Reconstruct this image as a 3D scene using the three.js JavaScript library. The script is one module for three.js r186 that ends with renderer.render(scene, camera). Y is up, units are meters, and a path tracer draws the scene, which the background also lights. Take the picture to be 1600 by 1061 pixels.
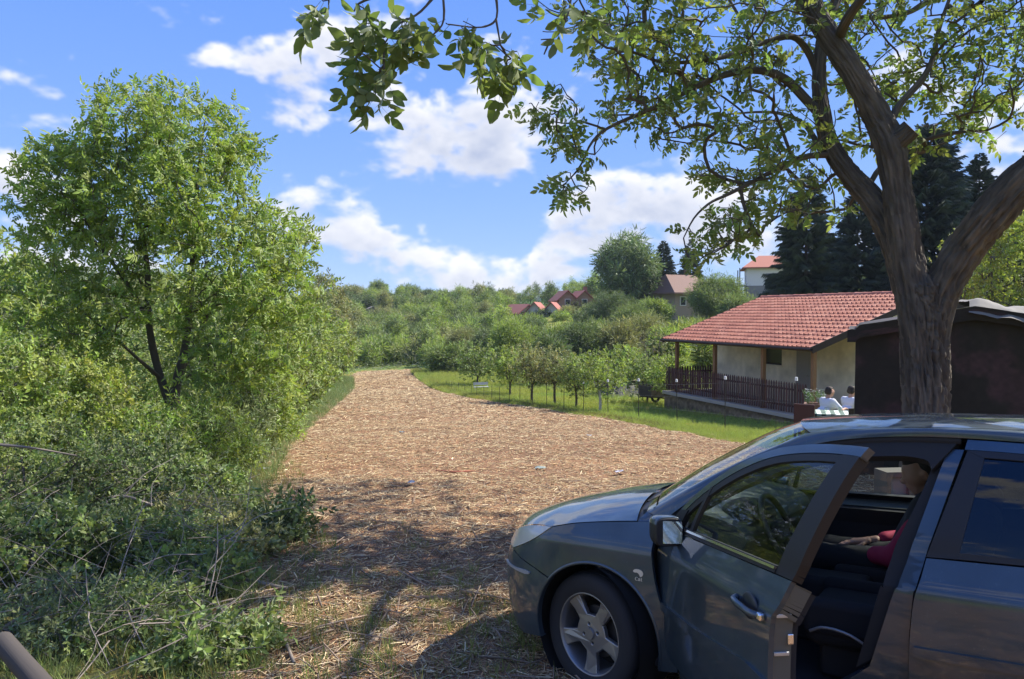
import * as THREE from 'three';
import { mergeGeometries, mergeVertices, toCreasedNormals } from 'three/addons/utils/BufferGeometryUtils.js';
import { RoundedBoxGeometry } from 'three/addons/geometries/RoundedBoxGeometry.js';
import { MarchingCubes } from 'three/addons/objects/MarchingCubes.js';
import { FontLoader } from 'three/addons/loaders/FontLoader.js';
import { TextGeometry } from 'three/addons/geometries/TextGeometry.js';

// ---------------------------------------------------------------- camera, sky, sun, exposure
const EYE = 1.69, FPX = 1155, W0 = 1600, H0 = 1061, HORIZON = 490;
const scene = new THREE.Scene();
const camera = new THREE.PerspectiveCamera(2 * Math.atan(H0 / 2 / FPX) * 180 / Math.PI, W0 / H0, 0.05, 4000);
camera.position.set(0, EYE, 0);
const PITCH = Math.atan((HORIZON - H0 / 2) / FPX);            // slightly downhill
camera.rotation.set(PITCH, 0, 0);
scene.add(camera);
const renderer = new THREE.WebGLRenderer({ antialias: true });
renderer.setSize(1024, 679);
renderer.toneMapping = THREE.LinearToneMapping;
renderer.toneMappingExposure = 2.0;
renderer.shadowMap.enabled = true;
const SUN = new THREE.Vector3(0.62, 0.72, -0.44).normalize();
const sun = new THREE.DirectionalLight(new THREE.Color(1.0, 0.94, 0.84), 4.9);
sun.position.copy(SUN).multiplyScalar(120); sun.target.position.set(0, -2, -20);
sun.castShadow = true; sun.shadow.mapSize.set(4096, 4096);
Object.assign(sun.shadow.camera, { left: -60, right: 60, top: 60, bottom: -60, near: 1, far: 400 });
scene.add(sun, sun.target);

// ---------------------------------------------------------------- helpers
function rngOf(seed) { let a = seed >>> 0; return () => { a = (a + 0x6D2B79F5) | 0; let t = Math.imul(a ^ (a >>> 15), 1 | a); t = (t + Math.imul(t ^ (t >>> 7), 61 | t)) ^ t; return ((t ^ (t >>> 14)) >>> 0) / 4294967296; }; }
const V = (x, y, z) => new THREE.Vector3(x, y, z);
const lerp = (a, b, t) => a + (b - a) * t, clamp = (x, a = 0, b = 1) => Math.min(b, Math.max(a, x));
const sstep = (a, b, x) => { const t = clamp((x - a) / (b - a)); return t * t * (3 - 2 * t); };
const hashTab = (() => { const r = rngOf(77), t = new Float32Array(65536); for (let i = 0; i < 65536; i++) t[i] = r(); return t; })();
function h3(x, y, z) { return hashTab[(Math.imul(x, 73856093) ^ Math.imul(y, 19349663) ^ Math.imul(z, 83492791)) >>> 3 & 65535]; }
function noise3(x, y, z) {
  const xi = Math.floor(x), yi = Math.floor(y), zi = Math.floor(z); let u = x - xi, v = y - yi, w = z - zi;
  u = u * u * (3 - 2 * u); v = v * v * (3 - 2 * v); w = w * w * (3 - 2 * w);
  const a = lerp(lerp(h3(xi, yi, zi), h3(xi + 1, yi, zi), u), lerp(h3(xi, yi + 1, zi), h3(xi + 1, yi + 1, zi), u), v);
  const b = lerp(lerp(h3(xi, yi, zi + 1), h3(xi + 1, yi, zi + 1), u), lerp(h3(xi, yi + 1, zi + 1), h3(xi + 1, yi + 1, zi + 1), u), v);
  return lerp(a, b, w);
}
function fbm(x, y, z, o = 5) { let s = 0, a = 0.5, n = 0; for (let i = 0; i < o; i++) { s += a * noise3(x, y, z); n += a; a *= 0.5; x = x * 2.03 + 11.3; y = y * 2.03 + 5.7; z = z * 2.03 + 3.1; } return s / n; }
function poly(pts, x) { if (x <= pts[0][0]) return pts[0][1]; for (let i = 1; i < pts.length; i++) if (x <= pts[i][0]) { const t = (x - pts[i - 1][0]) / (pts[i][0] - pts[i - 1][0]); return lerp(pts[i - 1][1], pts[i][1], t); } return pts[pts.length - 1][1]; }
// smooth (monotone-ish) interpolation
function spl(pts, x) {
  const n = pts.length; if (x <= pts[0][0]) return pts[0][1]; if (x >= pts[n - 1][0]) return pts[n - 1][1];
  let i = 1; while (x > pts[i][0]) i++;
  const [x0, y0] = pts[i - 1], [x1, y1] = pts[i], d = (y1 - y0) / (x1 - x0);
  const m0 = i > 1 ? (y1 - pts[i - 2][1]) / (x1 - pts[i - 2][0]) : d, m1 = i < n - 1 ? (pts[i + 1][1] - y0) / (pts[i + 1][0] - x0) : d;
  const t = (x - x0) / (x1 - x0), t2 = t * t, t3 = t2 * t, h = x1 - x0;
  return (2 * t3 - 3 * t2 + 1) * y0 + (t3 - 2 * t2 + t) * h * m0 + (-2 * t3 + 3 * t2) * y1 + (t3 - t2) * h * m1;
}
const CP = Math.cos(PITCH), SP = Math.sin(PITCH);
// a place seen in direction (px, py) of the 1600 x 1061 view, Z metres ahead
function at(px, py, Z) { const a = (px - W0 / 2) / FPX, b = (H0 / 2 - py) / FPX, dz = CP - b * SP, dy = b * CP + SP; return V(a / dz * Z, EYE + dy / dz * Z, -Z); }

// ---------------------------------------------------------------- terrain (Z = metres ahead of the camera)
const fieldG = [[-400, 0], [8, 0], [24, 0.2], [40, 0.75], [60, 1.6], [75, 2.16], [90, 2.3], [400, 2.3]];
function baseH(X, Z) {
  const z = Z < 82 ? Z : 82 + 8 * (1 - Math.exp(-(Z - 82) / 8));
  const slope = -0.0866 * z + spl(fieldG, Z);
  const zz = Math.max(Z, -60);
  const side = X > -20 ? X * 0.9 : -(X + 20) * 0.5 - 18;
  const t = zz * 0.75 + side - 52;
  const sp = t > 40 ? t : 7 * Math.log(1 + Math.exp(t / 7));
  let h = (Z < -60 ? 0.0866 * 60 : slope) + 11 * (1 - Math.exp(-sp / 48));
  return h;
}
function groundH(X, Z) {
  const d = Math.hypot(X, Z);
  let h = baseH(X, Z);
  if (d > 55) h += (fbm(X * 0.03, 3.3, Z * 0.03, 3) - 0.5) * 3.2 * sstep(55, 160, d) * (X > -16 && X < 4 && Z < 95 ? 0.1 : 1);
  h += (fbm(X * 0.7, 1.2, Z * 0.7, 3) - 0.5) * 0.10 * (1 - sstep(60, 90, d));
  return h;
}
function onGround(px, py, zmin = 2) { let lo = zmin; for (let Z = zmin; Z < 600; Z *= 1.01) { const p = at(px, py, Z); if (p.y < groundH(p.x, Z)) { let a = lo, b = Z; for (let i = 0; i < 24; i++) { const m = (a + b) / 2, q = at(px, py, m); if (q.y < groundH(q.x, m)) b = m; else a = m; } return at(px, py, b); } lo = Z; } return at(px, py, 600); }
// ---------------------------------------------------------------- sky: blue air and fair-weather clouds
function makeSky() {
  const w = 4096, h = 2048, data = new Float32Array(w * h * 4);
  // clouds: [azimuth deg (right +), elevation deg, half width, half height, strength, turn deg]
  const dir = (px, py) => { const az = Math.atan((px - 800) / FPX), el = Math.atan((HORIZON - py) / FPX * Math.cos(az)); return [az * 180 / Math.PI, el * 180 / Math.PI]; };
  const blobs = [];
  const cb = (px, py, rx, ry, s, turn = 0) => { const [a, e] = dir(px, py); blobs.push([a, e, rx / 20.2, ry / 20.2, s, turn * Math.PI / 180]); };
  cb(500, 75, 110, 45, .62, -20); cb(470, 140, 60, 50, .5); cb(570, 130, 90, 45, .55, -10); cb(690, 165, 150, 60, .8, -8); cb(830, 190, 110, 45, .62, -6);
  cb(560, 195, 90, 26, .52, -12); cb(680, 225, 110, 40, .72, -22); cb(735, 265, 80, 42, .78, -15); cb(840, 260, 70, 40, .5);
  cb(465, 305, 52, 38, .8); cb(550, 308, 42, 26, .75); cb(500, 345, 70, 36, .7); cb(575, 365, 90, 24, .58); cb(625, 395, 120, 22, .55); cb(560, 425, 130, 22, .5);
  cb(680, 420, 90, 26, .62); cb(760, 425, 100, 24, .5); cb(860, 400, 105, 28, .8); cb(900, 440, 120, 18, .5); cb(640, 452, 200, 14, .42);
  cb(960, 290, 80, 46, .85); cb(1040, 280, 62, 40, .85); cb(1000, 330, 110, 26, .75); cb(1110, 320, 70, 36, .6); cb(1060, 385, 90, 26, .6); cb(1180, 360, 90, 50, .6); cb(1290, 330, 80, 50, .6); cb(830, 345, 55, 18, .6);
  cb(95, 192, 46, 18, .85); cb(0, 265, 45, 40, .8); cb(-60, 330, 120, 60, .8); cb(20, 370, 60, 40, .5); cb(30, 35, 60, 22, .52, 15); cb(165, 40, 45, 34, .42, 40); cb(320, 72, 60, 30, .46, 20); cb(345, 95, 30, 16, .4); cb(610, 40, 50, 20, .35);
  cb(1570, 185, 90, 40, .75, 25); cb(1590, 265, 80, 30, .7); cb(1470, 150, 80, 30, .55, 20); cb(1700, 260, 130, 60, .75); cb(1500, 60, 70, 30, .4); cb(1350, 420, 200, 40, .6); cb(120, 430, 200, 34, .6);
  // the same kind of cloud goes on all round
  const r = rngOf(5);
  for (let i = 0; i < 130; i++) { const a = -180 + 360 * r(), e = 2 + 58 * Math.pow(r(), 1.6), s = 4 + 9 * r(); if (Math.abs(a) < 45 && e < 30) continue; for (let k = 0; k < 4; k++) blobs.push([a + (r() - .5) * s * 1.8 / Math.cos(e * Math.PI / 180), e + (r() - .5) * s * .5, s * (.5 + .5 * r()), s * (.2 + .16 * r()), .5 + .35 * r(), 0]); }
  const NB = 360, buckets = Array.from({ length: NB }, () => []);
  for (const b of blobs) { const ce = Math.cos(Math.min(75, b[1]) * Math.PI / 180), reach = Math.min(179, b[2] * 2.1 / ce + 2); for (let a = Math.floor(b[0] - reach); a <= b[0] + reach; a++) buckets[((a % 360) + 360) % 360].push(b); }
  const field = (az, el, dx, dy, dz, fine) => {
    let m = 0; const bk = buckets[((Math.floor(az) % 360) + 360) % 360], ce = Math.cos(el * Math.PI / 180);
    for (const b of bk) {
      let da = az - b[0]; if (da > 180) da -= 360; if (da < -180) da += 360; da *= ce; const de = el - b[1];
      const c = Math.cos(b[5]), s = Math.sin(b[5]), u = (da * c - de * s) / b[2], v = (da * s + de * c) / b[3], q = u * u + v * v;
      if (q < 4) { const f = 1 - q / 4; m += b[4] * f * f * f * (v < 0 ? 1 : 1); }
    }
    if (m < 0.05) return 0;
    m = Math.min(m, .98);
    const wx = dx + .03 * noise3(dx * 14, dy * 14, dz * 14), n = fbm(wx * 11, dy * 20, dz * 11, 5) - .5;
    let d = m * .74 + n * 2.5 - .38;
    if (fine && d > -.4) d += (fbm(wx * 40, dy * 70, dz * 40, 5) - .5) * 1.15;
    return d;
  };
  for (let j = 0; j < h; j++) {
    const el = ((j + .5) / h - .5) * 180, er = el * Math.PI / 180, y = Math.sin(er), c = Math.cos(er);
    for (let i = 0; i < w; i++) {
      const phi = ((i + .5) / w - .5) * 2 * Math.PI, x = Math.cos(phi) * c, z = Math.sin(phi) * c, o = (j * w + i) * 4;
      let R, G, B;
      if (el < -3) { R = .12; G = .13; B = .09; }
      else {
        const e = Math.max(el, 0) / 90, t = Math.pow(1 - Math.min(1, e * 1.15), 3.2);
        const sd = x * SUN.x + y * SUN.y + z * SUN.z, g = Math.pow(Math.max(0, sd), 10) * .16;
        R = lerp(.038, .22, t) + g * .6; G = lerp(.135, .36, t) + g * .6; B = lerp(.53, .60, t) + g * .4;
        // haze near the horizon
        const hz = Math.exp(-Math.max(el, 0) / 3.2); R = lerp(R, .42, hz * .7); G = lerp(G, .49, hz * .7); B = lerp(B, .59, hz * .7);
        if (el > .2 && el < 80) {
          const az = Math.atan2(x, -z) * 180 / Math.PI, d = field(az, el, x, y, z, true);
          if (d > 0) {
            const k = .011, d2 = field(az + 1.1, el + 1.5, x + SUN.x * k, y + .02, z + SUN.z * k, false);
            const a = sstep(0, .6, d) * .95, th = clamp(d2 * .8 + .12) * .74 + clamp(d - .4) * .25 + (fbm(x * 60, y * 90, z * 60, 3) - .5) * .35;
            const lit = 1 - clamp(th), cr = lerp(.27, .60, lit), cg = lerp(.31, .597, lit), cbb = lerp(.42, .61, lit);
            R = lerp(R, cr, a); G = lerp(G, cg, a); B = lerp(B, cbb, a);
          }
        }
      }
      data[o] = R * .92; data[o + 1] = G * .92; data[o + 2] = B * .92; data[o + 3] = 1;
    }
  }
  const t = new THREE.DataTexture(data, w, h, THREE.RGBAFormat, THREE.FloatType);
  t.mapping = THREE.EquirectangularReflectionMapping; t.magFilter = THREE.LinearFilter; t.minFilter = THREE.LinearFilter; t.colorSpace = THREE.LinearSRGBColorSpace; t.needsUpdate = true;
  return t;
}
const sky = makeSky();
scene.background = sky; scene.environment = sky;
console.log('sky done');
// ---------------------------------------------------------------- scene bookkeeping
const taken = {};
function numbered(n) { if (!(n in taken)) { taken[n] = 0; return n; } return n + '_' + String(++taken[n]).padStart(3, '0'); }
function mesh(name, geo, mat, parent) { const m = new THREE.Mesh(geo, mat); m.name = name; m.castShadow = m.receiveShadow = true; if (parent) parent.add(m); return m; }
function tag(o, label, category, group) { o.userData.label = label; o.userData.category = category; if (group) o.userData.group = group; return o; }
function thing(name, label, category, pos, turn = 0, group) { const g = new THREE.Group(); g.name = numbered(name); if (pos) g.position.copy(pos); g.rotation.y = turn; tag(g, label, category, group); scene.add(g); return g; }
function struct(name, geo, mat) { const m = mesh(numbered(name), geo, mat, scene); m.userData.kind = 'structure'; m.userData.label = name.replace(/_/g, ' '); return m; }
const lin = (r, g, b) => new THREE.Color().setRGB(r, g, b);
const std = (c, rough = .85, o = {}) => new THREE.MeshStandardMaterial({ color: c, roughness: rough, ...o });
function canvasTex(w, h, draw, srgb = true) { const c = document.createElement('canvas'); c.width = w; c.height = h; draw(c.getContext('2d'), w, h); const t = new THREE.CanvasTexture(c); t.wrapS = t.wrapT = THREE.RepeatWrapping; t.magFilter = THREE.LinearFilter; if (srgb) t.colorSpace = THREE.SRGBColorSpace; return t; }
function dataTex(w, h, f, srgb = true) { const d = new Uint8Array(w * h * 4); for (let j = 0; j < h; j++) for (let i = 0; i < w; i++) { const c = f(i / w, j / h), o = (j * w + i) * 4; d[o] = c[0]; d[o + 1] = c[1]; d[o + 2] = c[2]; d[o + 3] = 255; } const t = new THREE.DataTexture(d, w, h); t.wrapS = t.wrapT = THREE.RepeatWrapping; t.magFilter = THREE.LinearFilter; t.minFilter = THREE.LinearFilter; if (srgb) t.colorSpace = THREE.SRGBColorSpace; t.needsUpdate = true; return t; }
// noise that repeats with period n (cells) in x and y
function tnoise(x, y, n, s) { const xi = Math.floor(x), yi = Math.floor(y); let u = x - xi, v = y - yi; u = u * u * (3 - 2 * u); v = v * v * (3 - 2 * v); const m = k => ((k % n) + n) % n; return lerp(lerp(h3(m(xi), m(yi), s), h3(m(xi + 1), m(yi), s), u), lerp(h3(m(xi), m(yi + 1), s), h3(m(xi + 1), m(yi + 1), s), u), v); }
function tfbm(u, v, n, o, s) { let a = .5, t = 0, q = 0; for (let i = 0; i < o; i++) { t += a * tnoise(u * n, v * n, n, s + i * 7); q += a; a *= .5; n *= 2; } return t / q; }

// ---------------------------------------------------------------- ground sheet
const edgeL = [[-6, -1.4], [2, -1.25], [4.05, -1.35], [6.2, -2.0], [9.14, -3.35], [11.27, -3.93], [18.4, -5.61], [29.9, -7.53], [43.6, -9.65], [57.2, -12.5], [70, -14.2]];
const edgeR = [[-6, 7.5], [12, 7.2], [17.1, 5.67], [20.9, 4.73], [25.1, 3.28], [28.9, 1.76], [32.6, 0], [36.5, -1.9], [43, -4.11], [51.8, -6.07], [64.8, -8.5], [70, -9.4]];
const eL = Z => spl(edgeL, Z), eR = Z => spl(edgeR, Z);
function gridGeo(us, vs, f) {
  const nu = us.length, nv = vs.length, pos = new Float32Array(nu * nv * 3), uv = new Float32Array(nu * nv * 2), idx = [];
  for (let j = 0; j < nv; j++) for (let i = 0; i < nu; i++) { const p = f(us[i], vs[j], i, j), o = j * nu + i; pos[o * 3] = p[0]; pos[o * 3 + 1] = p[1]; pos[o * 3 + 2] = p[2]; uv[o * 2] = p[3] ?? p[0]; uv[o * 2 + 1] = p[4] ?? p[2]; }
  for (let j = 0; j < nv - 1; j++) for (let i = 0; i < nu - 1; i++) { const a = j * nu + i, b = a + 1, c = a + nu, d = c + 1; idx.push(a, b, c, b, d, c); }
  const g = new THREE.BufferGeometry(); g.setAttribute('position', new THREE.BufferAttribute(pos, 3)); g.setAttribute('uv', new THREE.BufferAttribute(uv, 2)); g.setIndex(idx); g.computeVertexNormals(); return g;
}
function setColors(g, f) { const p = g.attributes.position, c = new Float32Array(p.count * 3); for (let i = 0; i < p.count; i++) { const k = f(p.getX(i), p.getY(i), p.getZ(i), i); c[i * 3] = k[0]; c[i * 3 + 1] = k[1]; c[i * 3 + 2] = k[2]; } g.setAttribute('color', new THREE.BufferAttribute(c, 3)); return g; }
const grassTex = dataTex(512, 512, (u, v) => { const n = tfbm(u, v, 8, 6, 3), m = tfbm(u, v, 64, 3, 9), k = .62 + .5 * (m - .5) * 2 * .6; const d = sstep(.5, .68, n); return [(92 + 48 * d) * k * 1.2, (112 + 6 * d) * k * 1.2, (48 + 14 * d) * k * 1.2]; });
grassTex.repeat.set(.4, .4);
{
  const us = [], vs = [];
  for (let i = -110; i <= 110; i++) us.push(Math.sinh(i / 110 * 5.2) / Math.sinh(5.2) * 1500);
  for (let j = -60; j <= 170; j++) vs.push(j <= 0 ? -Math.sinh(-j / 60 * 4.6) / Math.sinh(4.6) * 400 : Math.sinh(j / 170 * 5.4) / Math.sinh(5.4) * 1900);
  const g = gridGeo(us, vs, (X, Z) => { let y = groundH(X, Z); if (Z > -6 && Z < 70) { const l = eL(Z), r = eR(Z); if (X > l - 2 && X < r + 2) y -= .05 * Math.min(sstep(l - .2, l + .6, X), sstep(r + .2, r - .6, X)); } return [X, y, -Z]; });
  const m = std(lin(1.5, 1.5, .8), .95, { map: grassTex, vertexColors: true });
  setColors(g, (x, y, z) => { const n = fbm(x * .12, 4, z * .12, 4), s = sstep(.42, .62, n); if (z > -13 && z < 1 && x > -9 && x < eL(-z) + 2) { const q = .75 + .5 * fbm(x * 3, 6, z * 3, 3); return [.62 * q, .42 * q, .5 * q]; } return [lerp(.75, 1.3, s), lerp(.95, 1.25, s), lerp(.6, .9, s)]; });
  struct('ground', g, m);
}
// ---------------------------------------------------------------- the field of chopped straw and bark
const strawTex = canvasTex(2048, 2048, (c, w, h) => {
  const r = rngOf(31); c.fillStyle = 'rgb(108,82,62)'; c.fillRect(0, 0, w, h);
  const cols = [[210, 176, 138], [194, 154, 114], [168, 126, 90], [146, 106, 74], [222, 196, 160], [116, 84, 60], [90, 66, 48], [184, 138, 102]];
  for (let k = 0; k < 26000; k++) {
    const q = cols[Math.floor(r() * cols.length)], x = r() * w, y = r() * h, a = r() * 6.28, L = 8 + 60 * r() * r(), t = .85 + .3 * r();
    c.strokeStyle = `rgb(${q[0] * t | 0},${q[1] * t | 0},${q[2] * t | 0})`; c.lineWidth = 1.5 + 5 * r() * r();
    const dx = Math.cos(a) * L, dy = Math.sin(a) * L;
    for (const ox of [-w, 0, w]) for (const oy of [-h, 0, h]) { if (x + ox + 80 < 0 || x + ox - 80 > w || y + oy + 80 < 0 || y + oy - 80 > h) continue; c.beginPath(); c.moveTo(x + ox - dx / 2, y + oy - dy / 2); c.quadraticCurveTo(x + ox + dy * .12, y + oy - dx * .12, x + ox + dx / 2, y + oy + dy / 2); c.stroke(); }
  }
});
strawTex.repeat.set(1 / 4.2, 1 / 4.2);
function fieldBump(X, Z) { return (fbm(X * 1.6, 9, Z * 1.6, 4) - .5) * .11 + (fbm(X * 7, 2, Z * 7, 2) - .5) * .045; }
function fieldY(X, Z) { const l = eL(Z), r = eR(Z), e = Math.min(sstep(-.1, .5, X - l), sstep(-.1, .5, r - X)); return groundH(X, Z) + .015 + e * (.03 + fieldBump(X, Z)); }
{
  const us = [], vs = []; for (let i = 0; i <= 150; i++) us.push(i / 150); for (let j = 0; j <= 420; j++) vs.push(-5 + 75 * Math.pow(j / 420, 1.7));
  const g = gridGeo(us, vs, (u, Z) => { const wob = .35 * (fbm(Z * .9, 1, 1, 3) - .5), l = eL(Z) + wob - .25, r = eR(Z) + .35 * (fbm(Z * .8, 7, 1, 3) - .5) + .25, X = lerp(l, r, u); return [X, fieldY(X, Z), -Z, X, -Z]; });
  setColors(g, (x, y, z) => { const n = fbm(x * .35, 8, z * .35, 4), d = sstep(.4, .66, n), b = fbm(x * 2.2, 3, z * 2.2, 3); return [lerp(1.04, .84, d) * (.8 + .4 * b), lerp(1, .76, d) * (.8 + .4 * b), lerp(.98, .72, d) * (.8 + .4 * b)]; });
  struct('field', g, std(lin(1.05, 1.04, .88), .95, { map: strawTex, vertexColors: true, bumpMap: strawTex, bumpScale: .02 }));
}
// chopped straw, splinters and twigs lying on it
function stuff(name, label, geo, mat, list, parent = scene) {
  const m = new THREE.InstancedMesh(geo, mat, list.length); m.name = parent === scene ? numbered(name) : name; const M = new THREE.Matrix4(), c = new THREE.Color();
  list.forEach((o, i) => { M.compose(o.p, o.q, o.s); m.setMatrixAt(i, M); if (o.c) { c.setRGB(o.c[0], o.c[1], o.c[2]); m.setColorAt(i, c); } });
  m.castShadow = m.receiveShadow = true; m.userData.kind = 'stuff'; if (label) m.userData.label = label; parent.add(m); return m;
}
const Q = (x, y, z, o = 'YXZ') => new THREE.Quaternion().setFromEuler(new THREE.Euler(x, y, z, o));
{
  // a bent splinter: three thin facets, 1 m long before scaling
  const sp = []; for (let i = 0; i <= 3; i++) { const t = i / 3 - .5, w = .5 * (1 - .5 * Math.abs(t)), y = -.6 * t * t * 1; sp.push([t, y, -w], [t, y + .55, 0], [t, y, w]); }
  const pos = [], idx = []; sp.forEach(p => pos.push(p[0], p[1], p[2])); for (let i = 0; i < 3; i++) { const a = i * 3; for (const k of [0, 1]) idx.push(a + k, a + k + 1, a + k + 3, a + k + 1, a + k + 4, a + k + 3); idx.push(a, a + 3, a + 2, a + 2, a + 3, a + 5); }
  const sg = new THREE.BufferGeometry(); sg.setAttribute('position', new THREE.Float32BufferAttribute(pos, 3)); sg.setIndex(idx); sg.computeVertexNormals();
  const r = rngOf(8), list = [], tw = [];
  const pal = [[.50, .355, .225], [.43, .29, .175], [.32, .20, .12], [.60, .46, .31], [.20, .125, .08], [.66, .53, .38]];
  for (const [z0, z1, n, k] of [[2.2, 6, 26000, .7], [6, 12, 34000, .85], [12, 24, 34000, 1.15], [24, 42, 22000, 1.8], [42, 69, 12000, 2.6]])
    for (let i = 0; i < n; i++) {
      const Z = Math.sqrt(lerp(z0 * z0, z1 * z1, r())), vis = Z * .72 + 1, l = Math.max(eL(Z) - .35, -vis), rr = Math.min(eR(Z) + .35, vis * .95); const X = lerp(l, rr, r());
      const L = k * (.035 + .17 * Math.pow(r(), 2.4)), wd = k * (.004 + .014 * r() * r()), c = pal[Math.floor(r() * 6)], t = .75 + .5 * r();
      list.push({ p: V(X, fieldY(X, Z) + wd * .3 + .012 * r(), -Z), q: Q((r() - .5) * .7, r() * 6.28, (r() - .5) * .55), s: V(L, wd, wd * 1.4), c: [c[0] * t * 1.06, c[1] * t * 1.08, c[2] * t * .92] });
    }
  for (let i = 0; i < 1500; i++) { const Z = 2.6 + 9 * Math.pow(r(), 1.4), X = lerp(Math.max(eL(Z) - .3, -Z * .72), Math.min(eR(Z), Z * .7), r()), L = .16 + .4 * r() * r(), wd = .008 + .014 * r() * r(), b = .6 + .8 * r(); list.push({ p: V(X, fieldY(X, Z) + wd * .5 + .015, -Z), q: Q((r() - .5) * .4, r() * 6.28, (r() - .5) * .3), s: V(L, wd, wd), c: [.26 * b, .19 * b, .135 * b] }); }
  stuff('straw_litter', 'chopped straw and bark splinters strewn over the field', sg, std(lin(1, 1, 1), .9), list);
}
console.log('ground done');
// ---------------------------------------------------------------- plants: leaves, limbs, crowns
function rawGeo(pos, idx) { const g = new THREE.BufferGeometry(); g.setAttribute('position', new THREE.Float32BufferAttribute(pos, 3)); if (idx) g.setIndex(idx); g.computeVertexNormals(); return g; }
// one leaf along +Y with a folded midrib and a bent tip
function leafGeo(L, w, fold = .25, bend = .25, rows = 3) {
  const pos = [], idx = [];
  for (let i = 0; i <= rows; i++) { const t = i / rows, hw = w * .5 * Math.pow(Math.sin(Math.PI * Math.pow(clamp(t * .93 + .035), .85)), .8), z = -bend * L * t * t; pos.push(-hw, t * L, z + fold * hw, 0, t * L, z, hw, t * L, z + fold * hw); }
  for (let i = 0; i < rows; i++) { const a = i * 3; idx.push(a, a + 1, a + 3, a + 1, a + 4, a + 3, a + 1, a + 2, a + 4, a + 2, a + 5, a + 4); }
  return rawGeo(pos, idx);
}
const strip = g => { const k = g.index ? g.toNonIndexed() : g; for (const n of Object.keys(k.attributes)) if (n !== 'position' && n !== 'normal') k.deleteAttribute(n); return k; };
function placed(g, p, q, s = 1) { const k = g.clone(); k.applyMatrix4(new THREE.Matrix4().compose(p, q, typeof s === 'number' ? V(s, s, s) : s)); return k; }
const UP = V(0, 1, 0);
const qDir = (d, roll = 0) => new THREE.Quaternion().setFromUnitVectors(UP, d.clone().normalize()).multiply(new THREE.Quaternion().setFromAxisAngle(UP, roll));
function stick(a, b, r0, r1, n = 4) { const d = b.clone().sub(a), L = d.length(), g = new THREE.CylinderGeometry(r1, r0, L, n, 1, true); g.translate(0, L / 2, 0); g.applyMatrix4(new THREE.Matrix4().compose(a, qDir(d), V(1, 1, 1))); return g; }
function join(list) { const g = mergeGeometries(list.map(strip)); return g; }
// compound leaf: rachis along +Y with paired leaflets and one at the end
function compoundLeaf(seed, L = .26, pairs = 3, ll = .12, lw = .058) {
  const r = rngOf(seed), out = [], R = t => V(0, t * L, -.22 * L * t * t);
  for (let k = 0; k < pairs; k++) for (const s of [-1, 1]) { const t = .34 + .5 * k / (pairs - 1) + (r() - .5) * .06, d = V(s * (1.1 - .25 * k / pairs), .55 + .3 * r(), -.35 + .5 * (r() - .5)); out.push(placed(leafGeo(ll * (.7 + .4 * r()), lw * (.8 + .3 * r()), .2, .18 + .3 * r()), R(t), qDir(d, (r() - .5) * 1.0 + (s > 0 ? .2 : -.2)))); }
  out.push(placed(leafGeo(ll * 1.15, lw * 1.1, .2, .3), R(1), qDir(V((r() - .5) * .4, 1, -.4), (r() - .5) * .6)));
  out.push(stick(R(0), R(.5), .0022, .0018, 3), stick(R(.5), R(1), .0018, .0012, 3));
  return join(out);
}
// short shoot along +Y with simple leaves
function sprig(seed, L = .2, n = 7, ll = .075, lw = .04, rows = 2) {
  const r = rngOf(seed), out = [stick(V(0, 0, 0), V(0, L, 0), .0025, .001, 3)];
  for (let k = 0; k < n; k++) { const t = .15 + .85 * k / (n - 1), a = k * 2.4 + r(), d = V(Math.cos(a), .5 + .6 * t + .4 * (r() - .5), Math.sin(a)); out.push(placed(leafGeo(ll * (.7 + .6 * r()), lw * (.8 + .4 * r()), .25, .2 + .3 * r(), rows), V(0, t * L, 0), qDir(d, r() * 6.28))); }
  return join(out);
}
// loose clump of leaves for plants far off
function clump(seed, n = 26, size = .2) { const r = rngOf(seed), out = []; for (let k = 0; k < n; k++) { const d = V(r() - .5, r() - .5, r() - .5).normalize(), p = d.clone().multiplyScalar(.5 * Math.cbrt(r())); p.y *= .8; out.push(placed(leafGeo(size * (.7 + .7 * r()), size * (.5 + .3 * r()), .2, .2, 1), p, qDir(d.add(V(0, .2 - .5 * r(), 0)), r() * 6.28))); } return join(out); }
// hanging conifer spray along +X
function spray(seed, n = 14) {
  const r = rngOf(seed), pos = [], idx = []; const tri = (a, b, c) => { const o = pos.length / 3; for (const p of [a, b, c]) pos.push(p.x, p.y, p.z); idx.push(o, o + 1, o + 2); };
  const ax = t => V(t, -.16 * t + .1 * t * t, 0);
  for (let k = 0; k < n; k++) { const t = .12 + .88 * k / (n - 1); for (const s of [-1, 1]) { const a = ax(t), l = (.34 - .2 * t) * (.7 + .6 * r()), e = V(a.x + l * (.55 + .3 * r()), a.y - l * (.25 + .5 * r()), s * l * .8); const w = .035; tri(a.clone().add(V(-w, 0, 0)), a.clone().add(V(w, .015, 0)), e); tri(a.clone().add(V(0, -.03, 0)), a.clone().add(V(.02, .03, 0)), e.clone().add(V(.02, -.05, s * .02))); } }
  tri(ax(0), ax(1).add(V(0, .02, 0)), ax(.5).add(V(0, -.05, 0))); tri(ax(.7), ax(1).add(V(.12, 0, 0)), ax(.8).add(V(0, -.05, .03)));
  return rawGeo(pos, idx);
}
const leafMat = (r, g, b, tr = .45, rough = .9) => new THREE.MeshPhysicalMaterial({ color: lin(r * 1.28, g * 1.27, b * 1.0), roughness: rough, transmission: tr, thickness: 0, side: THREE.DoubleSide });
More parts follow.
